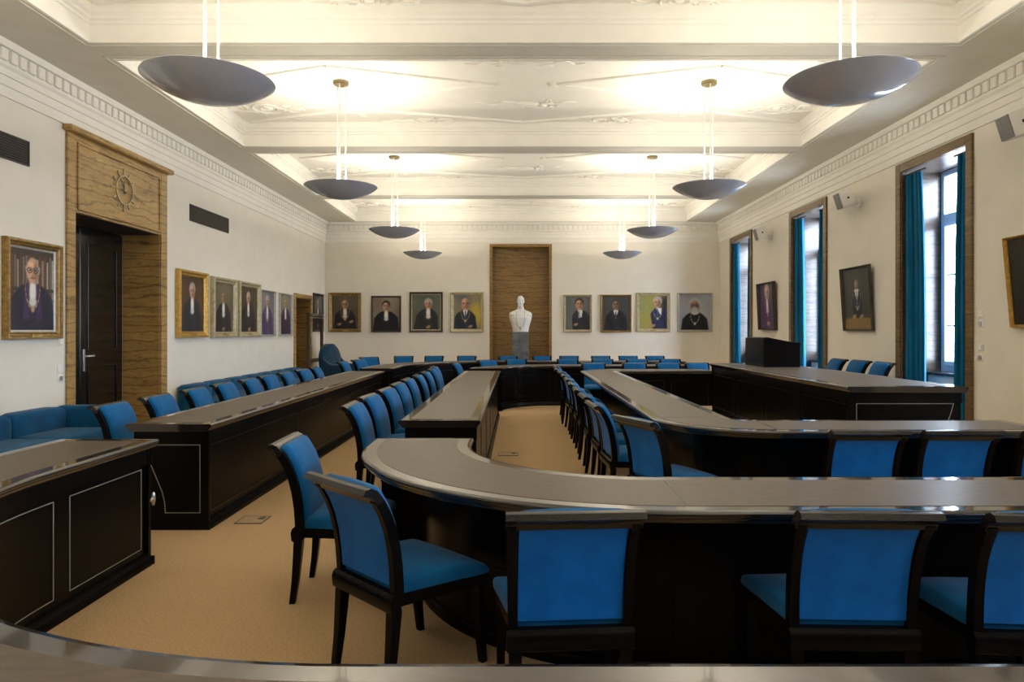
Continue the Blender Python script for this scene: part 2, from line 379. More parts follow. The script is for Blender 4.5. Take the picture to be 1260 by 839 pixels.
# cornices with dentils
cp = [(0, 3.83), (.020, 3.83), (.020, 3.935), (.034, 3.94), (.034, 4.03), (.05, 4.035), (.05, 4.10), (.075, 4.125), (.075, 4.145), (.06, 4.15), (.06, 4.29), (.105, 4.295), (.125, 4.335), (.125, ZC), (0, ZC)]
def cornice(name, fn, a, b): 
    o = MB().rings([[fn(d, z, a) for d, z in cp], [fn(d, z, b) for d, z in cp]]).build(name, 'ceil'); return struct(o)
cl = cornice('trim_1', lambda d, z, t: (XL+d, t, z), YN, YB)
crr = cornice('trim_2', lambda d, z, t: (XR-d, t, z), YN, YB)
cb = cornice('trim_3', lambda d, z, t: (t, YB-d, z), XL, XR)
cornice('trim_4', lambda d, z, t: (t, YN+d, z), XL, XR)
dm = MB().cbox((0, -.046, 4.163), (.034, .046, 4.286), .007)
d0 = dm.build('dentil', 'ceil', cl); firstd = True
def dentil(loc, rz, par):
    global firstd
    o = d0
    if not firstd: o = d0.copy(); C.objects.link(o)
    firstd = False; o.location = loc; o.rotation_euler = (0,0,rz); o.parent = par
y = 6.0
while y < YB-.1: dentil((XL+.058, y, 0), 0, cl); dentil((XR-.058, y, 0), PI, crr); y += .133
x = XL+.17
while x < XR-.1: dentil((x, YB-.058, 0), -PI/2, cb); x += .133
# baseboards
struct(MB().box((XL, YN, 0), (XL+.02, 7.81, .12)).box((XL, 10.06, 0), (XL+.02, 15.74, .12)).box((XL, 17.12, 0), (XL+.02, YB, .12)).build('baseboard_left', 'wall'))
struct(MB().box((XL+.02, YB-.02, 0), (NX0-.04, YB, .12)).box((NX1+.04, YB-.02, 0), (XR, YB, .12)).build('baseboard_back', 'wall'))
# ------------------------------------------------------------------ doors
dr = sroot('door_1', (XL, 8.93, 0))
J0, J1 = 7.83, 10.04
mb = MB().cbox((XL, J0, 0), (XL+.035, D1[0], 3.76), .006); mb.build('casing_jamb', 'trav', dr)
mb = MB().cbox((XL, D1[1], 0), (XL+.035, J1, 3.76), .006); mb.build('casing_jamb', 'trav', dr)
MB().cbox((XL, D1[0], D1[2]), (XL+.028, D1[1], 3.76), .004).build('overdoor_panel', 'trav', dr)
MB().cbox((XL, J0-.05, 3.76), (XL+.11, J1+.06, 3.83), .012).build('casing_cap', 'trav', dr)
mb = MB()                                      # raised bead frame of the overdoor panel
ya, yb, za, zb = D1[0]+.03, D1[1]-.03, D1[2]+.03, 3.68
for (p, q) in (((ya,za),(yb,za+.03)), ((ya,zb-.03),(yb,zb)), ((ya,za+.03),(ya+.03,zb-.03)), ((yb-.03,za+.03),(yb,zb-.03))):
    mb.cbox((XL+.026, p[0], p[1]), (XL+.046, q[0], q[1]), .006)
mb.build('panel_bead', 'trav', dr)
MB().box((XL-.53, D1[1]-.004, 0), (XL+.0, D1[1], D1[2])).build('reveal', 'trav', dr)
MB().box((XL-.53, D1[0], 0), (XL+.0, D1[0]+.004, D1[2])).build('reveal', 'trav', dr)
MB().box((XL-.53, D1[0]+.004, D1[2]-.004), (XL, D1[1]-.004, D1[2])).build('reveal_lintel', 'darkvoid', dr)
xd = XL-.53
for k, (ya, yb) in enumerate(((D1[0]+.006, 8.92), (8.926, D1[1]-.006))):
    lf = MB().cbox((xd-.05, ya, .01), (xd, yb, D1[2]-.006), .008).build('door_leaf', 'door', dr)
    mb = MB()
    for (z0, z1) in ((.25, 1.0), (1.2, 2.62)):
        p, q = ya+.14, yb-.14
        for a0, a1, c0, c1 in ((p, q, z0, z0+.03), (p, q, z1-.03, z1), (p, p+.03, z0+.03, z1-.03), (q-.03, q, z0+.03, z1-.03)):
            mb.cbox((xd-.002, a0, c0), (xd+.016, a1, c1), .006)
    mb.build('panel_moulding', 'door', lf)
    if k == 1:
        hb = MB().cbox((xd, ya+.045, .93), (xd+.012, ya+.085, 1.22), .004); hb.tube([(xd+.01, ya+.065, 1.13), (xd+.055, ya+.065, 1.13), (xd+.06, ya+.075, 1.13), (xd+.06, ya+.20, 1.13)], .011, 8)
        hb.build('door_handle', 'chrome', lf, 40)
MB().box((XL-.56, D1[0], 0), (XL-.55, D1[1], D1[2])).build('door_stop', 'darkvoid', dr)
dr = sroot('door_2', (XL, 16.43, 0))
for (a0, a1) in ((15.75, D2[0]), (D2[1], 17.1)): MB().cbox((XL, a0, 0), (XL+.03, a1, 2.34), .005).build('casing_jamb', 'trav', dr)
MB().cbox((XL, D2[0], D2[2]), (XL+.03, D2[1], 2.34), .005).build('casing_lintel', 'trav', dr)
MB().box((XL-.4, D2[1]-.004, 0), (XL, D2[1], D2[2])).build('reveal', 'trav3', dr)
MB().box((XL-.4, D2[0], 0), (XL, D2[0]+.004, D2[2])).build('reveal', 'trav3', dr)
MB().box((XL-.4, D2[0]+.004, D2[2]-.004), (XL, D2[1]-.004, D2[2])).build('reveal_lintel', 'trav3', dr)
lf = MB().cbox((XL-.45, D2[0], .01), (XL-.40, D2[1], D2[2]-.006), .006).build('door_leaf', 'bdoor', dr)
mb = MB()
for (z0, z1) in ((.2, .95), (1.15, 2.1)):
    for k in range(3): mb.cbox((XL-.402, D2[0]+.12+k*.31, z0), (XL-.385, D2[0]+.40+k*.31, z1), .01)
mb.build('door_panel', 'bdoor', lf)
MB().cbox((XL-.4, D2[0]+.05, .98), (XL-.385, D2[0]+.09, 1.2), .004).tube([(XL-.39, D2[0]+.07, 1.1), (XL-.34, D2[0]+.07, 1.1), (XL-.34, D2[0]+.18, 1.1)], .01, 8).build('door_handle', 'chrome', lf, 40)
# clock on the overdoor panel
ck = thing('wall_clock', 'brass ring wall clock with ray markers mounted over the tall black door', 'clock', (XL+.028, 8.93, 3.30))
cx_, cy_, cz_ = XL+.028, 8.93, 3.30
n = 40
mb = MB(); mb.rings([[(cx_+.012+dx, cy_+r*math.cos(2*PI*k/n), cz_+r*math.sin(2*PI*k/n)) for dx, r in ((0,.178),(.016,.178),(.016,.192),(0,.192))] for k in range(n)], loop=True)
mb.build('dial_ring', 'pale', ck, 40)
for k in range(12):
    a = 2*PI*k/12; ca, sa = math.cos(a), math.sin(a); ln = .085 if k % 3 == 0 else .07
    q = [(cy_+.198*ca-.008*sa, cz_+.198*sa+.008*ca), (cy_+.198*ca+.008*sa, cz_+.198*sa-.008*ca), (cy_+(.198+ln)*ca+.005*sa, cz_+(.198+ln)*sa-.005*ca), (cy_+(.198+ln)*ca-.005*sa, cz_+(.198+ln)*sa+.005*ca)]
    MB().prism(q, 0, cx_, cx_+.016).build('hour_marker', 'pale', ck)
def hand(a, ln, wd, nm, dx):
    ca, sa = math.cos(a), math.sin(a)
    q = [(cy_-.05*ca-wd*sa, cz_-.05*sa+wd*ca), (cy_-.05*ca+wd*sa, cz_-.05*sa-wd*ca), (cy_+ln*ca+wd*.5*sa, cz_+ln*sa-wd*.5*ca), (cy_+ln*ca-wd*.5*sa, cz_+ln*sa+wd*.5*ca)]
    MB().prism(q, 0, cx_+dx, cx_+dx+.005).build(nm, 'black', ck)
hand(PI/2+.06, .115, .010, 'hour_hand', .014); hand(PI/2+.62, .165, .007, 'minute_hand', .022)
MB().tube([(cx_, cy_, cz_), (cx_+.034, cy_, cz_)], .016, 14).build('hub', 'pale', ck, 40)
# ------------------------------------------------------------------ niche, pedestal, bust
nr = sroot('trim_5', (0, YB, 0))
MB().cbox((NX0-.001, YB-.02, 0), (NX0+.075, YB+.03, NZ), .005).build('niche_jamb', 'trav3', nr)
MB().cbox((NX1-.075, YB-.02, 0), (NX1+.001, YB+.03, NZ), .005).build('niche_jamb', 'trav3', nr)
MB().cbox((NX0+.075, YB-.02, NZ-.08), (NX1-.075, YB+.03, NZ), .005).build('niche_head', 'trav3', nr)
zz = 0
for k, hh in enumerate((.95, .92, .93, .98)):  # stacked travertine slabs
    MB().cbox((NX0+.001, YB+.315, zz+.0015), (NX1-.001, YB+.34, min(zz+hh, NZ)-.0015), .003).build('stone_slab', 'trav3', nr); zz += hh
MB().box((NX0, YB+.03, 0), (NX0+.004, YB+.315, NZ)).build('niche_side', 'trav3', nr); MB().box((NX1-.004, YB+.03, 0), (NX1, YB+.315, NZ)).build('niche_side', 'trav3', nr)
PX = (640.5-639)*18.1/840
pd = thing('stone_pedestal', 'tall grey marble pedestal carrying the white bust in the niche', 'pedestal', (PX, 18.08, 0))
MB().cbox((PX-.215, 17.87, .1), (PX+.215, 18.29, 1.40), .008).build('shaft', 'greystone', pd)
MB().cbox((PX-.26, 17.83, 0), (PX+.26, 18.32, .1), .01).build('plinth', 'greystone', pd)
MB().cbox((PX-.225, 17.86, 1.40), (PX+.225, 18.30, 1.435), .006).build('capital', 'greystone', pd)
bz = 1.435
bs = thing('marble_bust', 'white marble bust of a bearded man on the grey pedestal in the travertine niche', 'bust', (PX, 18.08, bz))
mb = MB()
secs = [(0,.21,.15,0),(.06,.215,.155,0),(.16,.235,.16,0),(.28,.275,.165,0),(.38,.30,.165,.0),(.45,.305,.15,.005),(.50,.285,.135,.01),(.54,.225,.118,.008),(.575,.145,.105,0),(.60,.085,.088,-.005),(.66,.080,.085,-.01),(.72,.07,.075,-.02)]
mb.rings([[(a*math.copysign(abs(math.cos(t))**.85, math.cos(t)), off+d*math.sin(t), z) for t in [2*PI*k/28 for k in range(28)]] for z, a, d, off in secs])
mb.ell((0,-.005,.83), (.100,.122,.130), 24, 16)           # skull
mb.ell((0,-.055,.77), (.080,.078,.105), 20, 14)           # face and jaw
mb.ell((0,-.095,.685), (.066,.052,.072), 18, 12)           # full beard
mb.ell((-.04,-.085,.70), (.04,.04,.06), 12, 10).ell((.04,-.085,.70), (.04,.04,.06), 12, 10)
mb.ell((0,-.143,.80), (.016,.028,.036), 10, 8)            # nose
mb.ell((-.038,-.112,.845), (.036,.020,.014), 12, 8).ell((.038,-.112,.845), (.036,.020,.014), 12, 8)
mb.ell((-.045,-.105,.785), (.03,.025,.025), 12, 8).ell((.045,-.105,.785), (.03,.025,.025), 12, 8)
mb.ell((-.03,-.136,.752), (.032,.016,.012), 10, 6).ell((.03,-.136,.752), (.032,.016,.012), 10, 6)
mb.ell((-.098,.01,.80), (.010,.022,.034), 10, 8).ell((.098,.01,.80), (.010,.022,.034), 10, 8)
mb.ell((0,-.01,.60), (.095,.095,.10), 18, 12)             # neck and collar
mb.ell((-.19,-.01,.455), (.115,.125,.085), 16, 10).ell((.19,-.01,.455), (.115,.125,.085), 16, 10)
bo = mb.build('figure', 'marble', None); bo.parent = bs
rm = bo.modifiers.new('remesh', 'REMESH'); rm.mode = 'VOXEL'; rm.voxel_size = .009; rm.use_smooth_shade = True
sm = bo.modifiers.new('smooth', 'SMOOTH'); sm.factor = .5; sm.iterations = 2
mb = MB(); pts = []
for k in range(33):
    t = k/32; a = PI*t; xx = -.105*math.copysign(abs(math.cos(a))**.35, math.cos(a)); zz = .535-.40*math.sin(a)**.55
    i = max(j for j in range(len(secs)-1) if secs[j][0] <= zz); q = (zz-secs[i][0])/(secs[i+1][0]-secs[i][0])
    A = secs[i][1]+(secs[i+1][1]-secs[i][1])*q; D = secs[i][2]+(secs[i+1][2]-secs[i][2])*q; O = secs[i][3]+(secs[i+1][3]-secs[i][3])*q
    ct = (min(abs(xx)/A, 1))**(1/.85); pts.append((xx, O-D*math.sqrt(max(1-ct*ct, 0))-.006, zz))
mb.tube(pts, .008, 6); mb.ell((0,pts[16][1]-.008,.10), (.03,.012,.035), 10, 6)
o = mb.build('neck_chain', 'pale', None, 40); o.parent = bs; o['label'] = 'carved chain of office'
# ------------------------------------------------------------------ windows, curtains
for i, c in enumerate(WINC):
    vis = i >= 2
    wr = sroot('window_%d' % (i+1), (XR, c, 0))
    for sgn in (-1, 1):
        MB().cbox((XR-.035, c+sgn*.70, 0), (XR, c+sgn*.815, 3.80), .006).build('casing_jamb', 'trav4', wr)
        MB().box((XR, c+sgn*.70, 0), (5.99, c+sgn*.696, 3.68)).build('reveal', 'trav2', wr)
    MB().cbox((XR-.035, c-.70, 3.68), (XR, c+.70, 3.80), .006).build('casing_lintel', 'trav4', wr)
    MB().box((XR, c-.696, 3.676), (5.99, c+.696, 3.68)).build('reveal_head', 'trav2', wr)
    MB().cbox((XR+.30, c-.69, .86), (5.92, c+.69, .90), .006).build('sill', 'sill', wr)
    fz0, fz1, tz = .90, 3.676, 3.02
    fm = MB()
    for (y0, y1, z0, z1) in ((c-.696, c-.62, fz0, fz1), (c+.62, c+.696, fz0, fz1), (c-.62, c+.62, fz0, fz0+.08), (c-.62, c+.62, fz1-.08, fz1), (c-.62, c+.62, tz-.06, tz+.06), (c-.05, c+.05, fz0+.08, tz-.06)):
        fm.cbox((5.90, y0, z0), (5.98, y1, z1), .008)
    fo = fm.build('window_frame', 'winframe', wr)
    for s0, (ya, yb) in enumerate(((c-.62, c-.05), (c+.05, c+.62))):
        sa = MB()
        for (y0, y1, z0, z1) in ((ya, ya+.055, fz0+.08, tz-.06), (yb-.055, yb, fz0+.08, tz-.06), (ya+.055, yb-.055, fz0+.08, fz0+.15), (ya+.055, yb-.055, tz-.12, tz-.06)):
            sa.cbox((5.875, y0, z0), (5.93, y1, z1), .008)
        so = sa.build('sash', 'winframe', wr)
        MB().box((5.915, ya+.055, fz0+.15), (5.921, yb-.055, tz-.12)).build('pane', 'glass', so)
        mb = MB(); mb.box((5.905, ya+.055, 1.52), (5.93, yb-.055, 1.545)); mb.box((5.905, ya+.055, 2.22), (5.93, yb-.055, 2.245)); mb.build('glazing_bar', 'winframe', so)
        if s0 == 1: MB().cbox((5.85, ya+.015, 1.55), (5.875, ya+.045, 1.80), .004).build('window_handle', 'black', so)
    MB().box((5.93, c-.62, tz+.06), (5.936, c+.62, fz1-.08)).build('pane', 'glass', wr)
wnames = {0: 'the window behind the camera', 1: 'the window level with the camera', 2: 'the window before the gold-framed portrait', 3: 'the nearest window in view', 4: 'the middle window behind the lectern', 5: 'the window by the far corner'}
rnd = random.Random(4)
for i, c in enumerate(WINC):
    for side, (y0, y1) in (('far', (c+.25, c+.690)), ('near', (c-.682, c-.37))):
        ct = thing('window_curtain', 'long %s blue curtain hanging on the %s side of %s' % ('wide' if side == 'far' else 'narrow', side, wnames[i]), 'curtain', (XR+.055, (y0+y1)/2, .02), 0, 'blue curtains at the windows')
        n = 56; R = []; ph = rnd.random()*6; nf = 5.5 if side == 'far' else 4.5
        for zi in range(15):
            z = .02 + (3.62-.02)*zi/14; q = zi/14
            squeeze = 1 - .22*q**3
            row = []
            for k in range(n+1):
                t = k/n; a = 2*PI*nf*t + ph + .25*math.sin(3*q+ph)
                yy = (y1 - (y1-y0)*squeeze*(1-t)) if side == 'far' else (y0 + (y1-y0)*squeeze*t)
                row.append((XR+.055 + .034*math.sin(a)*(1-.3*q) + .008*math.sin(2.3*a+1), yy + .010*math.cos(a*1.7), z))
            R.append(row)
        mb = MB(); 
        R2 = [r + [(p[0]+.006, p[1], p[2]) for p in reversed(r)] for r in R]
        mb.rings(R2); mb.build('drape', 'curtain', ct, 60)
        MB().tube([(XR+.055, y0-.004, 3.635), (XR+.055, y1+.004, 3.635)], .014, 8).build('curtain_rod', 'dframe', ct, 40)
# ------------------------------------------------------------------ dais under the presidium
struct(MB().cbox((2.86, 5.95, 0), (XR, 12.2, .18), .01).build('floor_dais', 'carpet'))
# ------------------------------------------------------------------ tables
def straight(p0, p1, n2, k=2):
    """frames along inner edge p0->p1 with outward vector n2"""
    return [((p0[0]+(p1[0]-p0[0])*i/(k-1), p0[1]+(p1[1]-p0[1])*i/(k-1)), n2) for i in range(k)]
def arc(c, r, a0, a1, k=20):
    return [((c[0]+r*math.cos(a), c[1]+r*math.sin(a)), (math.cos(a), math.sin(a))) for a in [a0+(a1-a0)*i/(k-1) for i in range(k)]]
def sweep(fr, prof, z0=0):
    return [[(p[0]+u*n[0], p[1]+u*n[1], z+z0) for u, z in prof] for p, n in fr]
def plen(fr): 
    s = [0]
    for (a, _), (b, _) in zip(fr[:-1], fr[1:]): s.append(s[-1]+math.hypot(b[0]-a[0], b[1]-a[1]))
    return s
def sub(fr, s0, s1):
    """frames between arc lengths s0 and s1"""
    S = plen(fr); out = []
    def at(s):
        for i in range(len(S)-1):
            if s <= S[i+1]+1e-9:
                t = (s-S[i])/max(S[i+1]-S[i], 1e-9); (p, n), (q, m_) = fr[i], fr[i+1]
                nn = Vector((n[0]+(m_[0]-n[0])*t, n[1]+(m_[1]-n[1])*t)).normalized()
                return ((p[0]+(q[0]-p[0])*t, p[1]+(q[1]-p[1])*t), (nn.x, nn.y))
        return fr[-1]
    out.append(at(s0)); out += [fr[i] for i in range(len(S)) if s0 < S[i] < s1]; out.append(at(s1)); return out
def table(fr, label, ends=(True, True), W=.63, T=.78, z0=0, panel=1.0, body=.345, name='conference_table', grp='black conference tables of the horseshoe', bandw=.085, lines=('line2', 'line2', 'line2')):
    mid = fr[len(fr)//2]; 
    t = thing(name, label, 'table', (mid[0][0]+mid[1][0]*W/2, mid[0][1]+mid[1][1]*W/2, z0), 0, grp)
    prof = [(.010, T), (W-.010, T), (W-.002, T-.006), (W, T-.016), (W-.006, T-.028), (W-.018, T-.034), (W-.020, T-.044), (W-.034, T-.056), (.034, T-.056), (.020, T-.044), (.018, T-.034), (.006, T-.028), (0, T-.016), (.002, T-.006)]
    MB().rings(sweep(fr, prof, z0)).build('tabletop', 'lip', t, 45)
    S = plen(fr)[-1]
    e0 = .06 if ends[0] else 0; e1 = .06 if ends[1] else 0
    MB().rings(sweep(sub(fr, e0*.35, S-e1*.35), [(.022, T+.0004), (W-.022, T+.0004), (W-.022, T-.004), (.022, T-.004)], z0)).build('edge_band', 'band', t)
    fi = sub(fr, e0+.02 if e0 else .002, S-(e1+.02 if e1 else .002))
    MB().rings(sweep(fi, [(bandw, T+.0018), (W-bandw, T+.0018), (W-bandw, T-.003), (bandw, T-.003)], z0)).build('writing_surface', 'inlay', t)
    fb = sub(fr, .045 if ends[0] else .001, S-(.045 if ends[1] else .001))
    B = W-body
    MB().rings(sweep(fb, [(.055, .05), (.08, .05), (.08, T-.05), (.055, T-.05)], z0)).build('front_panel', 'lacquer', t, 45)
    MB().rings(sweep(fb, [(.038, T-.15), (.056, T-.15), (.056, T-.05), (.038, T-.05), (.038, T-.14)], z0)).build('frieze', 'lacquer', t, 45)
    MB().rings(sweep(fb, [(B-.025, .03), (B, .03), (B, T-.05), (B-.025, T-.05)], z0)).build('back_panel', 'lacquer', t, 45)
    pl = [(.020, 0), (.020, .035), (.030, .048), (.042, .075), (.056, .075), (.056, 0)]
    MB().rings(sweep(fb, pl, z0)).build('plinth', 'lacquer', t, 45)
    MB().rings(sweep(fb, [(B-.001, 0), (B+.025, 0), (B+.025, .03), (B+.012, .05), (B-.001, .05)], z0)).build('plinth', 'lacquer', t, 45)
    SB = plen(fb)[-1]; npan = max(1, round(SB/panel)); pw = SB/npan
    for k in range(npan):
        s0, s1 = k*pw+.06, (k+1)*pw-.06
        if s1-s0 < .15: continue
        mb = MB(); f2 = sub(fb, s0, s1); za, zb = .115, T-.175
        q = [(.0525, 0), (.0555, 0), (.0555, .004), (.0525, .004)]
        mb.rings(sweep(f2, [(u, v+za) for u, v in q], z0)); mb.rings(sweep(f2, [(u, v+zb) for u, v in q], z0))
        for s_ in (s0, s1-.005):
            mb.rings(sweep(sub(fb, s_, s_+.005), [(.0525, za), (.0555, za), (.0555, zb+.004), (.0525, zb+.004)], z0))
        mb.build('panel_inlay', lines[0], t)
    for e, (p, n) in ((0, fr[0]), (1, fr[-1])):
        if not ends[e]: continue
        # full-width end panel, standing just inside the top
        q = fr[1] if e == 0 else fr[-2]; d = Vector((q[0][0]-p[0], q[0][1]-p[1])); d = d - Vector(n)*d.dot(Vector(n)); d.normalize()
        def P(u, s_, z): return (p[0]+n[0]*u+d.x*s_, p[1]+n[1]*u+d.y*s_, z+z0)
        def slab(mb, u0, u1, s0, s1, z_0, z_1):
            mb.rings([[P(u0, s0, z), P(u1, s0, z), P(u1, s1, z), P(u0, s1, z)] for z in (z_0, z_1)])
        mb = MB(); slab(mb, .035, W-.055, .03, .06, .04, T-.05); slab(mb, .03, W-.05, .022, .034, T-.15, T-.05); slab(mb, .02, W-.04, .012, .03, 0, .05); mb.build('end_panel', 'lacquer', t)
        mb = MB(); ua, ub, za, zb = .095, W-.115, .12, T-.16
        slab(mb, ua, W-.275, .0275, .0305, za, za+.005); slab(mb, ua, W-.12, .0275, .0305, zb, zb+.005); slab(mb, ua, ua+.005, .0275, .0305, za, zb); 
        kn = [(W-.12, zb+.005), (W-.15, .52), (W-.20, .40), (W-.25, .28), (W-.27, .20), (W-.275, za)]
        for (u0, z_0), (u1, z_1) in zip(kn[:-1], kn[1:]):
            mb.rings([[P(u0-.005, .0275, z_0), P(u0, .0275, z_0), P(u0, .0305, z_0), P(u0-.005, .0305, z_0)], [P(u1-.005, .0275, z_1), P(u1, .0275, z_1), P(u1, .0305, z_1), P(u1-.005, .0305, z_1)]])
       
        mb.build('panel_inlay', lines[1+e], t)
    return t
W0 = .63
# outer ring
c1 = (-.334, 3.35); r1 = 1.94
fr = straight((c1[0]-r1, 4.31), (c1[0]-r1, c1[1]), (-1, 0), 2)[:1] + arc(c1, r1, PI, PI*1.5, 36)
t1 = table(fr, 'curved black desk sweeping from beside the corner sofa round to the camera', (True, False), panel=.87, lines=('line',)*3)
table(straight((c1[0], c1[1]-r1), (3.7, c1[1]-r1), (0, -1)), 'straight desk section nearest the camera, along the lower picture edge', (False, True))
table(straight((-2.255, 5.0), (-2.275, 11.55), (-1, 0)), 'long straight desk running beside the buttoned sofa, with panelled black front', panel=2.16, lines=('line2', 'line', 'line'))
c2 = (-.334, 13.2)
table([((-2.275, 12.4), (-1, 0))] + arc(c2, r1, PI, PI*.5, 30), 'curved black desk turning the far corner before the round-backed armchair', (True, False), panel=.9)
table(straight((c2[0], c2[1]+r1), (3.7, c2[1]+r1), (0, 1)), 'rearmost straight desk, in front of the bust niche', (False, True))
MB().ell((-2.318, 4.325, .40), (.012,.014,.045), 12, 8).tube([(-2.318, 4.27, .40), (-2.318, 4.325, .40)], .012, 8).build('metal_knob', 'chrome', t1, 50)
# middle ring
c3 = (.655, 4.15); r2 = .945
table([((c3[0]-r2, 4.345), (-1, 0))] + arc(c3, r2, PI, PI*1.5, 32), 'curved desk end with taupe top where two chairs stand angled', (True, False), panel=.8)
table(straight((c3[0], c3[1]-r2), (3.7, c3[1]-r2), (0, -1)), 'straight foreground desk with three chairs seen from behind', (False, True))
table(straight((-.295, 5.2), (-.315, 11.66), (-1, 0)), 'long free-standing middle desk with a brown top and dark band', panel=1.08)
c4 = (.655, 12.4)
table(arc(c4, r2, PI, PI*.5, 28), 'concave black desk front closing the aisle below the bust', (True, False), panel=.75)
table(straight((c4[0], c4[1]+r2), (3.7, c4[1]+r2), (0, 1)), 'second desk from the back wall, straight part behind the aisle', (False, True))
# inner ring
c5 = (1.79, 5.39); r3 = .13
table(straight((1.66, 5.39), (1.66, 11.5), (-1, 0)), 'long inner desk beside the close row of nine chairs', (False, False), panel=1.02)
table(arc(c5, r3, PI, PI*1.5, 16), 'rounded corner piece of the inner desk at its near end', (False, False), panel=.6)
table(straight((c5[0], c5[1]-r3), (3.7, c5[1]-r3), (0, -1)), 'straight inner desk section in front of the black presidium table', (False, True))
table(arc((1.79, 11.5), r3, PI, PI*.5, 16), 'rounded far corner piece of the inner desk', (False, False), panel=.6)
table(straight((1.79, 11.63), (3.34, 11.63), (0, 1)), 'short far desk section of the inner ring, ending by the presidium', (False, True))
# presidium
table(straight((2.96, 6.16), (2.96, 10.64), (1, 0)), 'wide black presidium table on the dais by the windows, carrying the lectern', W=1.1, z0=.18, panel=1.12, body=.35, name='presidium_table', grp=None, bandw=.06, lines=('line2', 'line', 'line'))
lz = .963
lc = thing('table_lectern', 'black box lectern with sloping top standing on the presidium table', 'lectern', (3.61, 9.77, lz))
mb = MB(); lx0, lx1, ly0, ly1 = 3.36, 3.86, 9.39, 10.15
mb.prism([(lx0, lz), (lx1, lz), (lx1, lz+.30), (lx0, lz+.40)], 1, ly0, ly1); mb.build('body', 'lacquer', lc)
mb = MB(); mb.prism([(lx0-.004, lz+.40), (lx0+.05, lz+.412), (lx1+.004, lz+.322), (lx1+.004, lz+.297), (lx0-.004, lz+.398)], 1, ly0-.006, ly1+.006); mb.build('sloping_top', 'lacquer', lc)
MB().cbox((lx1-.03, ly0, lz+.322), (lx1+.004, ly1, lz+.34), .004).build('book_ledge', 'lacquer', lc)
# ------------------------------------------------------------------ chairs
ch0 = thing('conference_chair', 'x', 'chair', (0,0,0), 0, 'x')
CL = [(-.196,.36),(-.198,.44),(-.204,.52),(-.216,.60),(-.236,.68),(-.262,.745),(-.288,.79),(-.305,.812)]
def normals2(cl):
    out = []
    for i in range(len(cl)):
        a, b = cl[max(i-1,0)], cl[min(i+1,len(cl)-1)]; d = Vector((b[0]-a[0], b[1]-a[1])).normalized(); out.append((d.y, -d.x))   # points to +y (front)
    return out
NL = normals2(CL)
for sg in (-1, 1):
    R = []
    for i, ((y, z), (ny, nz)) in enumerate(zip(CL, NL)):
        x = sg*(.203+.012*i/7); d = .024-.004*i/7; wx = .0165
        R.append([(x-wx, y-ny*d, z-nz*d), (x+wx, y-ny*d, z-nz*d), (x+wx, y+ny*d, z+nz*d), (x-wx, y+ny*d, z+nz*d)])
    MB().rings(R).build('stile', 'frame', ch0, 35)
rl = [(-.296,.796),(-.305,.814),(-.320,.832),(-.340,.843),(-.360,.842)]; NR = normals2(rl); th = [.017,.018,.018,.017,.013]
pr = [(y-n[0]*t, z-n[1]*t) for (y, z), n, t in zip(rl, NR, th)] + [(-.372,.836)] + [(y+n[0]*t, z+n[1]*t) for (y, z), n, t in reversed(list(zip(rl, NR, th)))]
MB().prism(pr, 0, -.236, .236).build('top_rail', 'rail', ch0, 40)
# rear fabric panel and front cushion
R = []
for (y, z), (ny, nz) in list(zip(CL, NL))[1:]:
    R.append([(-.187, y-ny*.014, z-nz*.014), (.187, y-ny*.014, z-nz*.014), (.187, y-ny*.004, z-nz*.004), (-.187, y-ny*.004, z-nz*.004)])
MB().rings(R).build('back_panel', 'blue', ch0, 50)
R = []
for i, ((y, z), (ny, nz)) in enumerate(list(zip(CL, NL))[1:] + [((-.315,.826), NL[-1])]):
    top = i == 7; d = .052 if not top else .040; hw = .196 if not top else .190
    row = []
    for (u, v) in ((-1,-.0),(-1,.55),(-.96,.85),(-.86,1.0),(-.4,1.1),(0,1.13),(.4,1.1),(.86,1.0),(.96,.85),(1,.55),(1,0)):
        row.append((u*hw, y+ny*v*d, z+nz*v*d))
    R.append(row)
y, z = CL[-1]
R.append([(p[0]*.97, p[1]-.012, p[2]+.006 if j in (0, 10) else p[2]-.004) for j, p in enumerate(R[-1])])
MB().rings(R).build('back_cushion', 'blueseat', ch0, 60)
# seat
R = []
for (y, hw, zt, zb_) in ((-.195,.190,.452,.40),(-.185,.194,.462,.40),(-.05,.216,.472,.40),(.10,.240,.468,.40),(.20,.256,.455,.40),(.238,.260,.440,.40),(.252,.258,.42,.40)):
    row = [(-hw, y, zb_)]
    for (u, v) in ((-1,.55),(-.985,.78),(-.93,.93),(-.5,1.0),(0,1.03),(.5,1.0),(.93,.93),(.985,.78),(1,.55)): row.append((u*hw, y, zb_+(zt-zb_)*v))
    row.append((hw, y, zb_)); R.append(row)
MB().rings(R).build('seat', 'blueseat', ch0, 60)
mb = MB(); mb.rings([[(-.192,-.20,z),(.192,-.20,z),(.255,.246,z),(-.255,.246,z)] for z in (.35,.40)]); mb.rings([[(-.198,-.20,z),(.198,-.20,z),(.262,.252,z),(-.262,.252,z)] for z in (.386,.402)])
mb.build('seat_frame', 'frame', ch0)
q = [(-.238,.345),(-.232,.338),(-.19,.338),(-.19,.415),(-.225,.415),(-.236,.405),(-.242,.385)]
MB().prism(q, 0, -.226, .226).build('rear_rail', 'frame', ch0, 40)
for sg in (-1, 1):
    for leg in ([(-.205,.345,.023),(-.212,.25,.021),(-.222,.13,.018),(-.240,.0,.015)], [(.222,.352,.021),(.222,.25,.020),(.228,.12,.017),(.242,.0,.0145)]):
        R = []
        for y, z, r in leg:
            x = sg*((.196 if y < 0 else .228)); R.append([(x-r,y-r,z),(x+r,y-r,z),(x+r,y+r,z),(x-r,y+r,z)])
        MB().rings(R).build('leg', 'frame', ch0, 35)
TREE = treeof(); used = False; NCH = 0
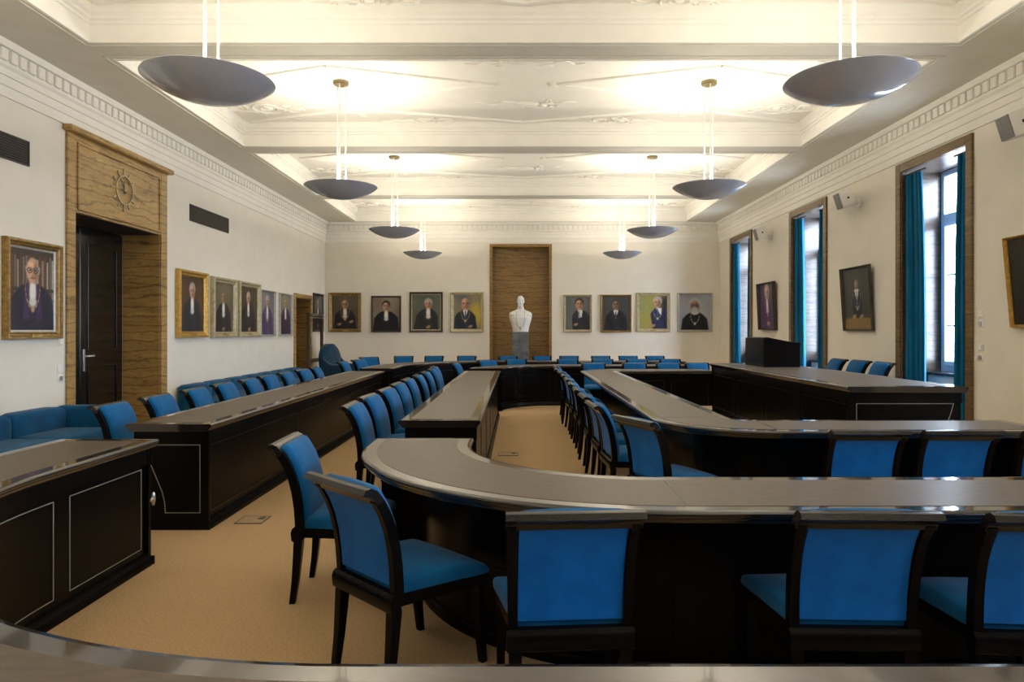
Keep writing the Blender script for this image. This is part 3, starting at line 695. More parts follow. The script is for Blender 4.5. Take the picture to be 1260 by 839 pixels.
def chair(rx, ry, ang, label, group):
    """rx, ry: middle of the top rail; ang: facing direction in degrees (0 = +X, 90 = away from camera)"""
    global used, NCH
    a = math.radians(ang); loc = (rx+.34*math.cos(a), ry+.34*math.sin(a), 0)
    return chair_o(loc, ang, label, group)
def chair_o(loc, ang, label, group):
    global used, NCH
    NCH += 1; a = math.radians(ang)
    if not used:
        used = True; ch0.location = loc; ch0.rotation_euler = (0,0,a-PI/2); ch0['label'] = label; ch0['group'] = group; return ch0
    return dup(ch0, loc, a-PI/2, label, group, TREE)
rj = random.Random(11)
# close foreground
chair(-.735, 2.775, 45, 'blue chair turned diagonally, nearest on the carpet, all four sides clear of others', 'chairs round the curved desk end')
chair(-1.325, 3.86, 2, 'blue chair in side view behind the nearest diagonal chair, at the curved desk end', 'chairs round the curved desk end')
g = 'chairs seen from behind at the foreground desk'
chair(.190, 2.29, 94, 'foreground chair seen from behind, standing apart beside the desk seam', g)
chair(1.175, 2.29, 88, 'foreground chair seen from behind, middle one of the three', g)
chair(1.80, 2.25, 86, 'foreground chair seen from behind, cut by the picture edge', g)
g = 'chairs at the near inner desk section'
chair(2.14, 4.16, 88, 'chair seen from behind at the inner desk, nearer to the curved corner', g)
chair(2.71, 4.16, 88, 'chair seen from behind at the inner desk, between two others', g)
chair(3.33, 4.16, 88, 'chair seen from behind at the inner desk, cut by the picture edge', g)
chair(.79, 4.74, 25, 'chair set obliquely at the rounded corner of the inner desk', 'chairs along the inner desk')
for k, yv in enumerate((5.5, 6.2, 6.98, 7.7, 8.4, 9.1, 9.8, 10.55, 11.15)):
    chair(-3.46+rj.uniform(-.02,.02), yv+.24, rj.uniform(-4,4), 'blue chair with worn rail, %s from the near end of the row before the sofas' % ORD[k], 'row of chairs in front of the sofas')
for k in range(9):
    chair(-1.43+rj.uniform(-.02,.02)-(.06 if k == 8 else 0), 5.48+.74*k+.23, rj.uniform(-4,4), 'blue chair, %s from the near end of the row at the middle desk' % ORD[k], 'row of chairs at the middle desk')
for k in range(9):
    chair(.60+rj.uniform(-.015,.015), 5.5+.745*k+.23, rj.uniform(-4,4), 'blue chair, %s from the near end of the close row by the aisle' % ORD[k], 'row of chairs along the inner desk aisle')
chair(-1.24, 12.88, -8, 'chair beyond the middle row, at the concave desk turning below the bust', 'chairs behind the second desk')
for k, X in enumerate((1.40, 2.18, 2.82, 3.36)):
    chair(X, 12.96, -90+rj.uniform(-4,4), 'chair facing the camera behind the inner desk, %s from the aisle' % ORD[k], 'chairs behind the inner desk')
chair(-.68, 14.2, -55, 'chair facing the camera askew at the bend of the second desk', 'chairs behind the second desk')
for k, X in enumerate((-.07, 1.04, 1.79, 2.53, 3.24)):
    chair(X, 14.72, -90+rj.uniform(-4,4), ('chair facing the camera behind the second desk, %s from the bend' % ORD[k]), 'chairs behind the second desk')
for k, X in enumerate((-2.78, -2.06, -1.27, -.27, .55, 1.2, 1.97, 2.63, 3.28)):
    chair(X, 16.55 if k else 16.4, -90+rj.uniform(-4,4) + (8 if k == 0 else 0), 'chair with its back to the rear wall, %s from the coat rack side' % ORD[k], 'chairs behind the rearmost desk')
chair(-3.50, 15.85, -56, 'chair standing angled between the armchair and the rear wall chairs', 'chairs round the far desk corner')
chair(-3.52, 13.5, -4, 'chair at the far desk corner, nearer to the camera, before the armchair', 'chairs round the far desk corner')
chair(-3.42, 14.45, -20, 'chair at the far desk corner, next to the angled one', 'chairs round the far desk corner')
for k, (X, Y) in enumerate(((5.0, 9.32), (4.96, 9.88), (4.90, 10.42))):
    o = chair(X, Y, 180+rj.uniform(-3,3), 'presidium chair below the window wall, %s from the near end' % ORD[k], 'presidium chairs by the window wall'); o.location.z = .18
# ------------------------------------------------------------------ sofas
def pad(mb, a, b, r=.05, n=4):
    """soft cushion: rounded box built from superellipse rings"""
    lo = Vector([min(p,q) for p, q in zip(a, b)]); hi = Vector([max(p,q) for p, q in zip(a, b)]); c = (lo+hi)/2; h = (hi-lo)/2
    R = []
    for i in range(9):
        v = -1+2*i/8; zz = math.copysign(abs(v)**.55, v) if v else 0; 
        k = (1-abs(zz)**6)**(1/6) if abs(zz) < 1 else 0
        sh = 1 - (1-max(k, .0))*r/max(min(h.x, h.y), r)
        ring = []
        for j in range(28):
            t = 2*PI*j/28; cx, sx_ = math.cos(t), math.sin(t)
            ex = math.copysign(abs(cx)**.28, cx); ey = math.copysign(abs(sx_)**.28, sx_)
            ring.append((c.x+ex*(h.x*sh), c.y+ey*(h.y*sh), c.z+h.z*zz))
        R.append(ring)
    mb.rings(R); return mb
sf = thing('corner_sofa', 'low blue sofa with upright end, against the wall before the tall black door', 'sofa', (XL+.4, 6.0, 0))
MB().cbox((XL+.02, 4.3, 0), (XL+.72, 7.70, .20), .02).build('base', 'navy', sf)
for k in range(4):
    y0 = 4.3+.81*k; pad(MB(), (XL+.16, y0, .19), (XL+.78, y0+.80, .41), .05).build('seat_cushion', 'teal', sf, 70)
    pad(MB(), (XL+.02, y0, .20), (XL+.24, y0+.80, .635), .025).build('back_cushion', 'teal', sf, 70)
pad(MB(), (XL+.03, 7.50, .02), (XL+.80, 7.70, .635), .025).build('end_arm', 'teal', sf, 70)
sb = thing('buttoned_sofa', 'long dark blue buttoned sofa against the wall under the row of portraits', 'sofa', (XL+.4, 12.9, 0))
MB().cbox((XL+.03, 10.36, .0), (XL+.74, 15.6, .20), .02).build('base', 'navy', sb)
pad(MB(), (XL+.16, 10.34, .19), (XL+.78, 15.62, .41), .05).build('seat_cushion', 'teal', sb, 70)
for k in range(7):
    y0 = 10.32+.758*k; bc = pad(MB(), (XL+.02, y0, .20), (XL+.25, y0+.757, .635), .02).build('back_cushion', 'navy' if 0 else 'teal', sb, 70)
    for zz in (.38, .53):
        for yy in (.19, .565): MB().ell((XL+.245, y0+yy, zz), (.012,.018,.018), 8, 6).build('button', 'navy', bc, 60)
# armchair
ac = thing('wing_armchair', 'dark blue round-backed armchair in the far corner beside the coat rack', 'armchair', (-4.33, 16.9, 0))
ax, ay = -4.33, 16.9
R = []
for i in range(15):                            # tall rounded back, open towards +X
    z = .25+.89*(1-(1-i/14)**1.5)
    wz = .40*max(1-(max(0, z-.72)/.42)**2.2, 0)**.5
    wz = max(wz, .05)
    lean = -.10*(z-.25)
    R.append([(ax-.42+lean, ay-wz, z), (ax-.30+lean, ay-wz*1.02, z), (ax-.24+lean, ay-wz*.6, z), (ax-.235+lean, ay, z), (ax-.24+lean, ay+wz*.6, z), (ax-.30+lean, ay+wz*1.02, z), (ax-.42+lean, ay+wz, z), (ax-.46+lean, ay+wz*.5, z), (ax-.47+lean, ay, z), (ax-.46+lean, ay-wz*.5, z)])
MB().rings(R).build('backrest', 'navy', ac, 70)
for sg in (-1, 1):
    R = []
    for k in range(9):
        t = k/8; X = ax-.42+.78*t; zt = .66-.04*t + .20*max(0, .3-t)/.3
        R.append([(X, ay+sg*.42, .22), (X, ay+sg*.42, zt-.03), (X, ay+sg*.39, zt), (X, ay+sg*.33, zt), (X, ay+sg*.30, zt-.03), (X, ay+sg*.30, .22)])
    MB().rings(R).build('armrest', 'navy', ac, 60)
pad(MB(), (ax-.30, ay-.30, .22), (ax+.36, ay+.30, .46), .05).build('seat_cushion', 'navy', ac, 70)
for dx in (-.36, .28):
    for dy in (-.34, .34): MB().tube([(ax+dx, ay+dy, .24), (ax+dx, ay+dy, 0)], [.025, .016], 8).build('leg', 'wood', ac, 40)
ac.rotation_euler = (0, 0, -.32)
# coat rack
kr = thing('coat_rack', 'dark wooden coat rack with metal hooks standing before the far doorway', 'coat rack', (-5.0, 16.75, 0))
for yy in (16.2, 17.3):
    MB().cbox((-5.04, yy-.035, .03), (-4.97, yy+.035, 1.90), .006).build('post', 'wood', kr)
    MB().cbox((-5.16, yy-.03, 0), (-4.89, yy+.03, .05), .01).build('foot', 'wood', kr)
MB().cbox((-5.035, 16.235, 1.80), (-4.975, 17.265, 1.88), .006).build('top_bar', 'wood', kr)
MB().cbox((-5.03, 16.235, .70), (-4.98, 17.265, .79), .006).build('lower_bar', 'wood', kr)
for k in range(6):
    yy = 16.35+.16*k; MB().tube([(-4.975, yy, 1.83), (-4.93, yy, 1.83), (-4.915, yy, 1.85), (-4.91, yy, 1.885)], .008, 6).build('hook', 'chrome', kr, 40)
MB().tube([(-4.93, 16.1, 1.78), (-4.93, 17.4, 1.78)], .012, 8).build('hanging_rail', 'chrome', kr, 40)
# ------------------------------------------------------------------ pendant lamps
def lamp_proto():
    t = thing('pendant_lamp', 'x', 'lamp', (0,0,0), 0, 'grey bowl uplighters'); D = .465
    prof = [(.0,-.155)]
    Rs = (D*D+.155**2)/(2*.155)
    n = 12; pr = []
    for k in range(1, n+1):
        r = D*k/n; pr.append((r, Rs-.155-math.sqrt(Rs*Rs-r*r)))
    pr = [(.004, pr[0][1]-.0005)] + pr
    inner = [(r-.006 if r > .02 else r, z+.012) for r, z in reversed(pr)]
    MB().lathe(pr + [(D+.004, .004), (D+.001, .008)], (0,0,0), 56, False).build('bowl', 'lamp', t, 50)
    MB().lathe([(D+.001, .008)] + [(r, z) for r, z in inner][1:], (0,0,0), 56, False).build('reflector', 'lampin', t, 50)
    for k in range(3):
        a = 2*PI*k/3+.5; x, y = .062*math.cos(a), .062*math.sin(a)
        MB().tube([(x,y,-.13), (x,y,ZT-ZL)], .0085, 8).build('rod', 'rod', t, 50)
    MB().lathe([(.105, ZT-ZL), (.105, ZT-ZL-.03), (.095, ZT-ZL-.045), (.01, ZT-ZL-.047)], (0,0,0), 24).build('ceiling_canopy', 'canopy', t, 40)
    ld = bpy.data.lights.new('uplight', 'AREA'); ld.shape = 'DISK'; ld.size = .34; ld.energy = LAMP_POWER; ld.color = LAMP_COLOR
    lo = bpy.data.objects.new('uplight', ld); C.objects.link(lo); lo.parent = t; lo.location = (0,0,-.03); lo.rotation_euler = (PI,0,0)
    return t
ZL = 3.336
lp = lamp_proto(); lt = treeof(); k = 0
for yv, d in ((-2.54, 'rearmost behind the camera'), (1.3, 'behind the camera'), (5.12, 'nearest in view'), (8.90, 'second from the front'), (12.70, 'third from the front'), (16.42, 'farthest, before the rear wall')):
    for X, sd in ((-2.325, 'door side'), (2.475, 'window side')):
        lab = 'grey bowl pendant lamp on rods, %s row, %s' % (sd, d)
        if k == 0: o = lp; o.location = (X, yv, ZL); o['label'] = lab
        else: o = dup(lp, (X, yv, ZL), 0, lab, None, lt)
        k += 1
# ------------------------------------------------------------------ portraits
def sstep(e0, e1, x): t = np.clip((x-e0)/(e1-e0), 0, 1); return t*t*(3-2*t)
def paint(nx, ny, asp, P):
    """returns (ny+1)*(nx+1) x 3 colours of a half-length oil portrait; u to the right, v up"""
    u, v = np.meshgrid(np.linspace(0, 1, nx+1), np.linspace(0, 1, ny+1)); x = (u-.5)*asp; 
    rng = np.random.RandomState(P.get('seed', 1))
    img = np.zeros(u.shape+(3,))
    def lay(mask, col): 
        nonlocal img; img = img*(1-mask[..., None]) + np.array(col)*mask[..., None]
    def el(cx, cy, rx, ry, soft=.25, rot=0):
        a, b_ = x-cx, v-cy; c, s = math.cos(rot), math.sin(rot); p, q = (a*c+b_*s)/rx, (-a*s+b_*c)/ry
        return 1-sstep(1-soft, 1+soft, np.sqrt(p*p+q*q))
    bg1, bg2 = np.array(P['bg']), np.array(P.get('bg2', P['bg']))
    wv = .5+.5*np.sin(5*u+3*v+P.get('seed', 1))*np.cos(4*v-2*u)
    img = bg1*(1-wv[..., None])+bg2*wv[..., None]
    if P.get('books'):
        for k in range(16):
            u0 = .02+k*.062; wdt = .05*(.7+.5*rng.rand()); hgt = .86+.1*rng.rand()
            col = [(.13,.04,.025),(.26,.22,.15),(.16,.13,.09),(.36,.33,.26),(.10,.11,.07),(.24,.20,.13)][(k*k+2*k) % 6 if k > 5 else rng.randint(3)]
            m_ = sstep(u0, u0+.01, u)*(1-sstep(u0+wdt, u0+wdt+.01, u))*(1-sstep(hgt-.01, hgt, v))*sstep(.52, .53, v); lay(m_, col)
            m_ = sstep(u0, u0+.01, u)*(1-sstep(u0+wdt, u0+wdt+.01, u))*(1-sstep(.48, .485, v))*sstep(.1, .11, v); lay(m_, [c*.7 for c in col])
    if P.get('patch'): lay(el(P['patch'][0], P['patch'][1], .3*asp, .3, .6), P['patch'][2])
    hx, hy, hr = P.get('hx', 0), P.get('hy', .74)-.01, P.get('hr', .085)*1.30
    sh = P.get('sh', .38*asp); rob = np.array(P['robe'])
    # shoulders and body
    d = np.abs(x-hx-P.get('lean', 0)*(hy-v)); top = hy-hr*1.25
    bw = sh*np.clip((top+.03-v)/.22, 0, 1)**.45 + P.get('flare', .12)*np.clip(top-.2-v, 0, 1)
    body = (1-sstep(bw-.015, bw+.02, d))*(1-sstep(top-.0, top+.03, v))
    shade = .75+.5*np.clip(.5+.5*np.sin(16*(x-hx)+6*v), 0, 1)
    img = img*(1-body[..., None]) + (rob*shade[..., None])*body[..., None]
    if P.get('facing'):
        lay(body*(1-sstep(.0, .02, np.abs(d-bw*.55)))*.7, P['facing'])
    if P.get('lapel') is not None:
        lap = (1-sstep(.045, .06, np.abs(d-.075-.10*(top-v))))*(1-sstep(top-.0, top+.02, v))*sstep(.1, .16, v); lay(lap*body, P['lapel'])
    # neck, shirt
    sk = np.array(P.get('skin', (.50, .27, .17)))
    lay(el(hx, hy-hr*1.1, hr*.48, hr*.6), sk*.7)
    st = P.get('shirt', 'jabot')
    if st == 'jabot':
        lay(el(hx, top-.10, .055, .15, .3), (.75, .73, .68)); lay(el(hx, top-.22, .062, .05, .4), (.62, .6, .56))
    elif st == 'tie':
        tri = (1-sstep(0, .012, d-(.065-.30*np.clip(top-v, 0, 1))))*(1-sstep(top, top+.02, v))*(v > top-.24); lay(tri, (.72, .71, .68))
        tie = (1-sstep(.012, .02, np.abs(x-hx)-.012*(top-v)*3))*(1-sstep(top-.02, top-.01, v))*sstep(top-.24, top-.22, v); lay(tie, P.get('tie', (.05, .08, .2)))
    elif st == 'collar':
        lay(el(hx, top+.0, .11, .045, .3), (.6, .58, .55))
    # head
    lay(el(hx, hy+.01, hr*.84, hr*1.22, .12), sk)
    lay(el(hx+hr*.42, hy-.005, hr*.4, hr*.95, .5), sk*.55)
    lay(el(hx-hr*.25, hy+hr*.62, hr*.4, hr*.3, .6), np.minimum(sk*1.35, .9))
    hc = P.get('hair', (.25, .24, .22))
    hm = el(hx, hy+hr*.35, hr*.98, hr*1.08, .14)*(1-el(hx-hr*.05, hy-hr*.15, hr*.80, hr*(1.02 if not P.get('bald') else 1.42), .12)); lay(hm*((v > hy-hr*.2) if not P.get('bald') else ((v > hy-hr*.2)*(v < hy+hr*.45))), hc)
    for s in (-1, 1):
        lay(el(hx+s*hr*.36, hy+hr*.12, hr*.17, hr*.10, .4), (.04, .03, .025)); lay(el(hx+s*hr*.36, hy+hr*.34, hr*.24, hr*.07, .5), np.array(hc)*.5+sk*.2)
        if P.get('glasses'):
            ring = el(hx+s*hr*.40, hy+hr*.12, hr*.36, hr*.30, .1)*(1-el(hx+s*hr*.40, hy+hr*.12, hr*.26, hr*.21, .15)); lay(ring, (.02, .015, .01))
    lay(el(hx+hr*.05, hy-hr*.22, hr*.13, hr*.30, .5), sk*.72); lay(el(hx, hy-hr*.62, hr*.34, hr*.09, .5), (.22, .07, .05))
    if P.get('beard'): lay(el(hx, hy-hr*.8, hr*.6, hr*.5, .4), hc)
    if P.get('chain'):
        cc = np.sqrt(((x-hx)/(.13))**2 + ((v-top)/.30)**2); lay((1-sstep(.03, .065, np.abs(cc-1)))*(v < top)*(.5+.3*np.sign(np.sin(90*v))), P['chain'])
        lay(el(hx, top-.31, .03, .035), P['chain'])
    for (px, py) in P.get('hands', []):
        lay(el(px, py, .065, .032, .35, .3), sk*.9); 
        for k in range(4): lay(el(px-.03+.02*k, py-.02, .009, .026, .4, .2), sk*.75)
    if P.get('table'): lay((1-sstep(.16, .19, v))*1.0, P['table'])
    return np.clip(img, 0, 1)
pn = [0]
def portrait(name_label, wall, a, b, z0, z1, fmat, fw, P, lean=0, liner=None, depth=.05, plaque=True, grp='painted portraits on the walls'):
    """wall: 'L','R','B'; a..b along the wall (viewer's left to right)"""
    w_, h_ = abs(b-a), z1-z0; c = (a+b)/2
    loc, rz = {'L': ((XL+.004, c, z0), PI/2), 'R': ((XR-.004, c, z0), -PI/2), 'B': ((c, YB-.004, z0), 0)}[wall]
    t = thing('portrait_painting', name_label, 'painting', loc, rz, grp)
    t.rotation_euler = Matrix.Rotation(rz, 3, 'Z').to_euler()
    if lean: t.rotation_euler = (Matrix.Rotation(rz, 3, 'Z') @ Matrix.Rotation(lean, 3, 'X')).to_euler()
    ORG[t.name] = (0,0,0)
    # local: x right, z up, -y towards the viewer
    D = depth
    def rect(d, y): return [(-w_/2+d, y, d), (w_/2-d, y, d), (w_/2-d, y, h_-d), (-w_/2+d, y, h_-d)]
    prof = [(0, 0), (0, -D*.75), (fw*.12, -D), (fw*.38, -D), (fw*.55, -D*.7), (fw*.72, -D*.62), (fw*.80, -D*.72), (fw, -D*.42), (fw, 0)]
    mb = MB(); mb.rings([[rect(d, y)[k] for d, y in prof] for k in range(4)], loop=True); mb.build('frame', fmat, t, 30)
    f2 = fw
    if liner:
        p2 = [(fw-.002, 0), (fw-.002, -D*.40), (fw+.022, -D*.30), (fw+.022, 0)]; f2 = fw+.02
        mb = MB(); mb.rings([[rect(d, y)[k] for d, y in p2] for k in range(4)], loop=True); mb.build('liner', liner, t)
    cw, chh = w_-2*f2, h_-2*f2
    nx = 44 if not P.get('books') else 72; ny = int(nx*chh/cw)
    col = paint(nx, ny, cw/chh, P)
    vs = [(-cw/2+cw*i/nx, -D*.25, f2+chh*j/ny) for j in range(ny+1) for i in range(nx+1)]
    fs = [(j*(nx+1)+i, j*(nx+1)+i+1, (j+1)*(nx+1)+i+1, (j+1)*(nx+1)+i) for j in range(ny) for i in range(nx)]
    nb = len(vs); vs += [(-cw/2, -.002, f2), (cw/2, -.002, f2), (cw/2, -.002, f2+chh), (-cw/2, -.002, f2+chh)]; fs.append((nb+3, nb+2, nb+1, nb))
    mb = MB(); mb.add(vs, fs); me = bpy.data.meshes.new('canvas'); me.from_pydata(mb.v, [], mb.f); me.materials.append(M['paint'])
    ca = me.color_attributes.new('paint', 'FLOAT_COLOR', 'POINT')
    full = np.ones((len(vs), 4)); full[:nb, :3] = col.reshape(-1, 3); full[nb:, :3] = .1
    ca.data.foreach_set('color', full.ravel().astype(np.float32))
    o = bpy.data.objects.new('canvas', me); C.objects.link(o); o.parent = t
    if plaque: MB().cbox((-.075, -D*1.0-.002, fw*.22), (.075, -D*.6, fw*.72), .002).build('name_plate', 'brass', t)
    return t
dk = (.012, .012, .018); brn = (.075, .045, .022)
# left wall
portrait('large portrait of a bald man with glasses before bookshelves, left of the black door', 'L', 6.86, 7.70, 1.375, 2.42, 'gold', .075, dict(bg=(.05,.035,.022), books=True, robe=(.018,.014,.032), lapel=(.05,.02,.075), hy=.74, hr=.10, skin=(.56,.33,.21), hair=(.36,.32,.27), bald=True, glasses=True, chain=(.45,.30,.10), hands=[], seed=3, sh=.36), liner='silver', depth=.07)
portrait('portrait in bright gold frame, first after the tall black door', 'L', 10.33, 11.29, 1.355, 2.41, 'gold2', .10, dict(bg=(.05,.022,.012), bg2=(.10,.045,.022), robe=(.014,.018,.028), hy=.75, hr=.09, hair=(.35,.33,.3), hx=.02, seed=2), depth=.08)
portrait('portrait in pale gilt frame, second after the tall black door', 'L', 11.49, 12.45, 1.347, 2.388, 'pale', .10, dict(bg=(.12,.10,.055), bg2=(.18,.15,.085), robe=(.018,.013,.012), hy=.72, hr=.082, hair=(.15,.12,.09), skin=(.36,.19,.11), hands=[(0,.06)], seed=5), depth=.08)
portrait('portrait in pale gilt frame with dark brown ground, third after the black door', 'L', 12.56, 13.58, 1.346, 2.39, 'pale', .10, dict(bg=(.055,.038,.02), bg2=(.075,.05,.026), robe=(.02,.016,.013), hy=.76, hr=.085, hair=(.4,.37,.3), hands=[(.05,.06)], seed=6), depth=.08)
portrait('unplaqued narrow-framed portrait of a purple robed man, fourth after the black door', 'L', 13.66, 14.48, 1.354, 2.297, 'silver', .035, dict(bg=(.13,.13,.15), bg2=(.20,.19,.19), robe=(.06,.045,.10), lapel=(.09,.03,.12), hy=.78, hr=.085, hair=(.4,.38,.36), chain=(.5,.4,.2), seed=7), plaque=False)
portrait('narrow-framed portrait with yellowish ground, next to the far doorway', 'L', 14.76, 15.57, 1.352, 2.289, 'silver', .04, dict(bg=(.30,.26,.16), bg2=(.12,.14,.14), robe=(.03,.025,.055), lapel=(.10,.02,.06), hy=.80, hr=.085, hair=(.3,.2,.12), seed=9), plaque=False)
portrait('dark-framed portrait behind the coat rack in the far corner', 'L', 17.2, 18.02, 1.44, 2.425, 'dframe', .06, dict(bg=(.08,.09,.075), bg2=(.14,.14,.11), robe=(.015,.02,.02), hy=.76, hr=.085, hands=[(.0,.12)], seed=10), plaque=False)
# rear wall
K = 18.3/840
def bw(px): return (px-639)*K
def bz_(py): return H+(407-py)*K
portrait('portrait of a man in robe with two hands showing, rear wall nearest the coat rack', 'B', bw(404.6), bw(444.8), bz_(408.4), bz_(360), 'gold', .085, dict(bg=(.10,.075,.045), bg2=(.14,.105,.065), robe=(.025,.018,.02), hy=.74, hr=.085, hair=(.34,.31,.26), bald=True, glasses=True, hands=[(-.17,.14),(.19,.22)], chain=(.45,.33,.12), seed=12))
portrait('thin dark-framed portrait of a dark-haired man, second from the coat rack on rear wall', 'B', bw(457), bw(493.7), bz_(408.6), bz_(364), 'dframe', .045, dict(bg=(.28,.24,.18), bg2=(.20,.15,.10), robe=(.010,.010,.014), hy=.74, hr=.10, hair=(.03,.022,.02), sh=.36, seed=14), plaque=False)
portrait('portrait with green grey ground and lighter liner, third from the coat rack on rear wall', 'B', bw(504), bw(545), bz_(408.6), bz_(359.2), 'dframe', .05, dict(bg=(.085,.095,.07), bg2=(.12,.13,.095), robe=(.022,.024,.024), hy=.74, hr=.09, hx=.06, hair=(.38,.37,.34), lean=-.1, hands=[(.06,.08)], seed=15), liner='pale', plaque=False)
portrait('pale-framed portrait with yellow ground and gold chain, beside the niche on its coat rack side', 'B', bw(554.2), bw(595.3), bz_(408.6), bz_(359.2), 'pale', .085, dict(bg=(.12,.13,.15), bg2=(.32,.26,.10), robe=(.02,.026,.042), hy=.74, hr=.11, hx=-.05, hair=(.12,.09,.07), bald=True, shirt='tie', chain=(.55,.42,.14), hands=[(.1,.08)], patch=(.3,.45,(.50,.38,.05)), seed=16), plaque=False)
portrait('small pale-framed portrait of a man in dark suit, beside the niche on its window side', 'B', bw(693.3), bw(728.3), bz_(408.3), bz_(362.5), 'pale', .06, dict(bg=(.11,.12,.11), bg2=(.16,.165,.155), robe=(.022,.024,.030), hy=.78, hr=.11, hx=.05, hair=(.05,.04,.03), shirt='tie', tie=(.35,.36,.36), hands=[(-.06,.16)], lean=.15, seed=18))
portrait('very dark portrait in thin brown frame, second from the niche on its window side', 'B', bw(738.7), bw(776.7), bz_(408.7), bz_(362.5), 'gold', .05, dict(bg=(.05,.05,.047), bg2=(.075,.073,.066), robe=(.018,.019,.024), hy=.76, hr=.10, hair=(.07,.055,.04), skin=(.24,.15,.10), shirt='tie', tie=(.06,.04,.05), seed=19))
portrait('yellow green portrait of a grey-haired man with chain, third from the niche', 'B', bw(782.8), bw(824.5), bz_(408.3), bz_(360), 'pale', .085, dict(bg=(.36,.30,.06), bg2=(.28,.30,.12), robe=(.016,.022,.065), hy=.80, hr=.105, hx=.13, hair=(.45,.42,.36), shirt='tie', tie=(.03,.08,.25), chain=(.55,.45,.2), hands=[(-.1,.12),(.0,.10)], lean=.28, patch=(.42,.75,(.03,.03,.03)), seed=21))
portrait('silver-framed portrait of a bespectacled man on grey ground, nearest the window corner', 'B', bw(833.3), bw(876.3), bz_(408.3), bz_(360.3), 'silver', .055, dict(bg=(.30,.32,.36), bg2=(.36,.38,.42), robe=(.010,.010,.011), hy=.70, hr=.125, hair=(.42,.42,.42), skin=(.30,.17,.12), glasses=True, shirt='collar', chain=(.6,.55,.45), beard=True, sh=.36, seed=22), plaque=False)
# right wall (viewer's left is the far side)
portrait('purple portrait with black-edged frame leaning forward, between two far windows', 'R', 15.1, 14.15, 1.485, 2.50, 'dframe', .03, dict(bg=(.05,.04,.075), bg2=(.08,.06,.12), robe=(.06,.022,.11), hy=.80, hr=.11, skin=(.55,.33,.25), hair=(.4,.3,.25), hands=[(.0,.12),(.06,.10)], chain=(.4,.2,.3), seed=24), lean=.045, plaque=False, depth=.08)
portrait('dark-framed portrait of a standing man behind a wooden table, leaning forward', 'R', 11.2, 10.28, 1.465, 2.475, 'dframe', .035, dict(bg=(.045,.05,.045), bg2=(.065,.068,.06), robe=(.012,.016,.024), hy=.74, hr=.05, hair=(.2,.19,.17), skin=(.42,.28,.2), shirt='tie', sh=.15, hands=[(-.12,.20),(.12,.20)], table=(.26,.17,.05), chain=(.3,.3,.3), flare=0, seed=25), lean=.065, plaque=False)
portrait('gold-framed dark portrait near the camera past the window, cut by the picture edge', 'R', 7.39, 6.5, 1.50, 2.475, 'gold2', .032, dict(bg=(.018,.014,.010), bg2=(.028,.021,.014), robe=(.015,.012,.010), hy=.74, hr=.085, hands=[(-.18,.12)], seed=26), lean=.09, plaque=False)
# ------------------------------------------------------------------ small wall things
def vent(y0, y1, label):
    t = thing('wall_vent', label, 'vent', (XL, (y0+y1)/2, 3.205), 0, 'dark ventilation grilles')
    mb = MB()
    for (a0, a1, z0, z1) in ((y0, y1, 3.205, 3.22), (y0, y1, 3.455, 3.47), (y0, y0+.015, 3.22, 3.455), (y1-.015, y1, 3.22, 3.455)): mb.box((XL, a0, z0), (XL+.012, a1, z1))
    mb.build('frame', 'vent', t); MB().box((XL+.001, y0+.015, 3.22), (XL+.003, y1-.015, 3.455)).build('backing', 'black', t)
    for k in range(9):
        z = 3.226+k*.026; MB().add([(XL+.003,y0+.015,z),(XL+.011,y0+.015,z+.012),(XL+.011,y0+.015,z+.017),(XL+.003,y0+.015,z+.006),(XL+.003,y1-.015,z),(XL+.011,y1-.015,z+.012),(XL+.011,y1-.015,z+.017),(XL+.003,y1-.015,z+.006)], [(0,3,2,1),(4,5,6,7),(0,1,5,4),(1,2,6,5),(2,3,7,6),(3,0,4,7)]).build('slat', 'vent', t)
vent(5.85, 7.25, 'dark wall vent above the bookshelf portrait'); vent(10.78, 12.22, 'dark wall vent above the gold-framed portraits past the door')
def speaker(y, z, label):
    t = thing('wall_speaker', label, 'speaker', (XR, y, z), 0, 'white loudspeakers on the window wall')
    MB().cbox((XR-.012, y-.05, z-.09), (XR, y+.05, z+.05), .004).build('wall_plate', 'white', t)
    MB().tube([(XR-.01, y, z-.02), (XR-.12, y, z), (XR-.16, y, z+.01)], .016, 8).ell((XR-.10, y, z-.02), (.03,.03,.03), 10, 6).build('bracket', 'white', t, 40)
    rot = Matrix.Rotation(math.radians(-4), 3, 'Z') @ Matrix.Rotation(math.radians(-17), 3, 'Y')
    def bx(a, b_, nm, mt, ch=.012):
        mb = MB(); mb.cbox(a, b_, ch); mb.v = [tuple(rot @ Vector(p) + Vector((XR-.24, y, z+.03))) for p in mb.v]; mb.build(nm, mt, t)
    bx((-.10,-.115,-.13), (.11,.115,.13), 'cabinet', 'white'); bx((-.112,-.105,-.12), (-.099,.105,.12), 'grille', 'grille', .004)
    bx((.0,-.119,-.01), (.03,-.112,.02), 'socket', 'black', .002)
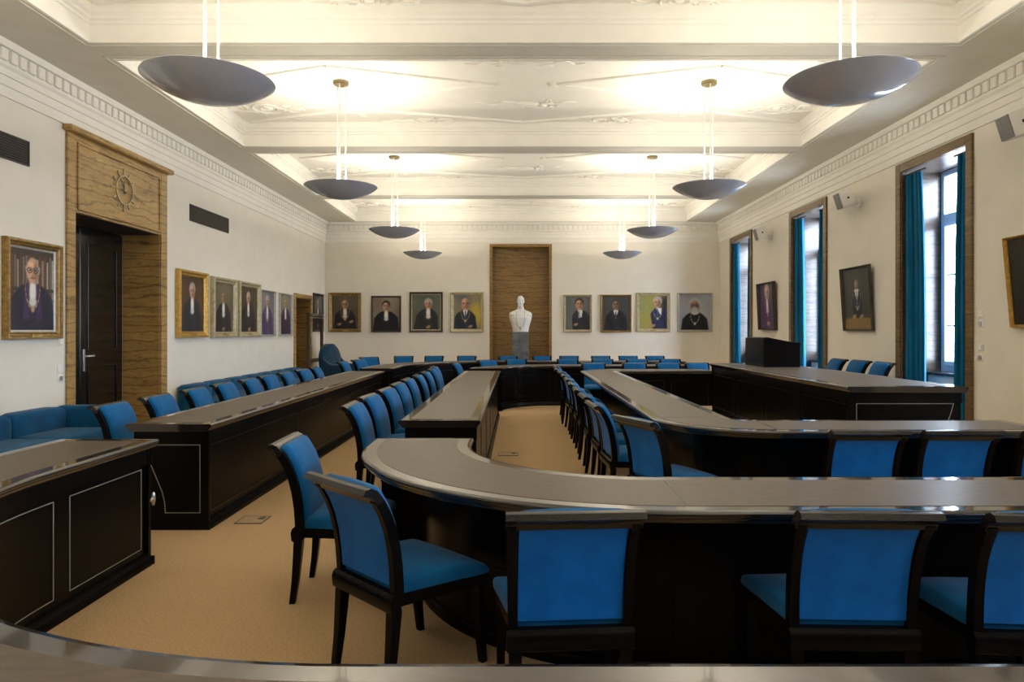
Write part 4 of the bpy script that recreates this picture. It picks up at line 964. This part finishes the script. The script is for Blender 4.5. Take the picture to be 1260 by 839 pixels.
speaker(10.75, 3.50, 'white loudspeaker on the wall between the nearest and middle windows'); speaker(14.5, 3.50, 'small white loudspeaker between the middle and far windows'); speaker(7.05, 3.56, 'white loudspeaker nearest the camera, above the gold-framed portrait')
def switch(wall, y, z, label, rnd_=False):
    X = XL if wall == 'L' else XR; s = 1 if wall == 'L' else -1
    t = thing('wall_switch', label, 'switch', (X, y, z), 0, 'white wall switches and sockets')
    MB().cbox((X, y-.042, z-.042), (X+s*.011, y+.042, z+.042), .004).build('plate', 'white', t)
    if rnd_: MB().tube([(X+s*.010, y, z), (X+s*.022, y, z)], .028, 14).build('socket', 'chrome', t, 40)
    else: MB().cbox((X+s*.010, y-.026, z-.030), (X+s*.018, y+.026, z+.030), .003).build('rocker', 'white', t)
switch('L', 7.745, 1.34, 'small white switch beside the bookshelf portrait by the door'); switch('L', 7.735, 1.03, 'white switch by the door casing, upper of the low pair'); switch('L', 7.735, .925, 'white socket by the door casing, lower of the low pair', True)
switch('R', 7.92, 1.66, 'white switch by the near window, topmost of four'); switch('R', 7.92, 1.545, 'round socket by the near window, second from the top', True); switch('R', 7.92, 1.27, 'white switch by the near window, third from the top'); switch('R', 7.92, 1.15, 'round socket by the near window, lowest of four', True)
def fbox(x, y, label, s=.15):
    t = thing('floor_box', label, 'floor box', (x, y, 0), 0, 'floor boxes in the carpet')
    mb = MB()
    for (x0,x1,y0,y1) in ((x-s,x+s,y-s,y-s+.008),(x-s,x+s,y+s-.008,y+s),(x-s,x-s+.008,y-s+.008,y+s-.008),(x+s-.008,x+s,y-s+.008,y+s-.008)): mb.box((x0,y0,0),(x1,y1,.005))
    mb.build('rim', 'dframe', t); MB().box((x-s+.008, y-s+.008, 0), (x+s-.008, y+s-.008, .004)).build('lid', 'boxlid', t)
    MB().box((x+s*.3, y+s*.1, .003), (x+s*.75, y+s*.7, .007)).build('cable_flap', 'black', t)
fbox(-2.06, 5.28, 'square floor box in the carpet beside the long sofa-side desk', .105); fbox(-.13, 8.1, 'small floor box in the aisle carpet beside the middle desk', .12)
# remaining single objects' placeholders removed; report counts
print('chairs', NCH, 'objects', len(bpy.data.objects), 'tris', sum(len(m_.polygons) for m_ in bpy.data.meshes))
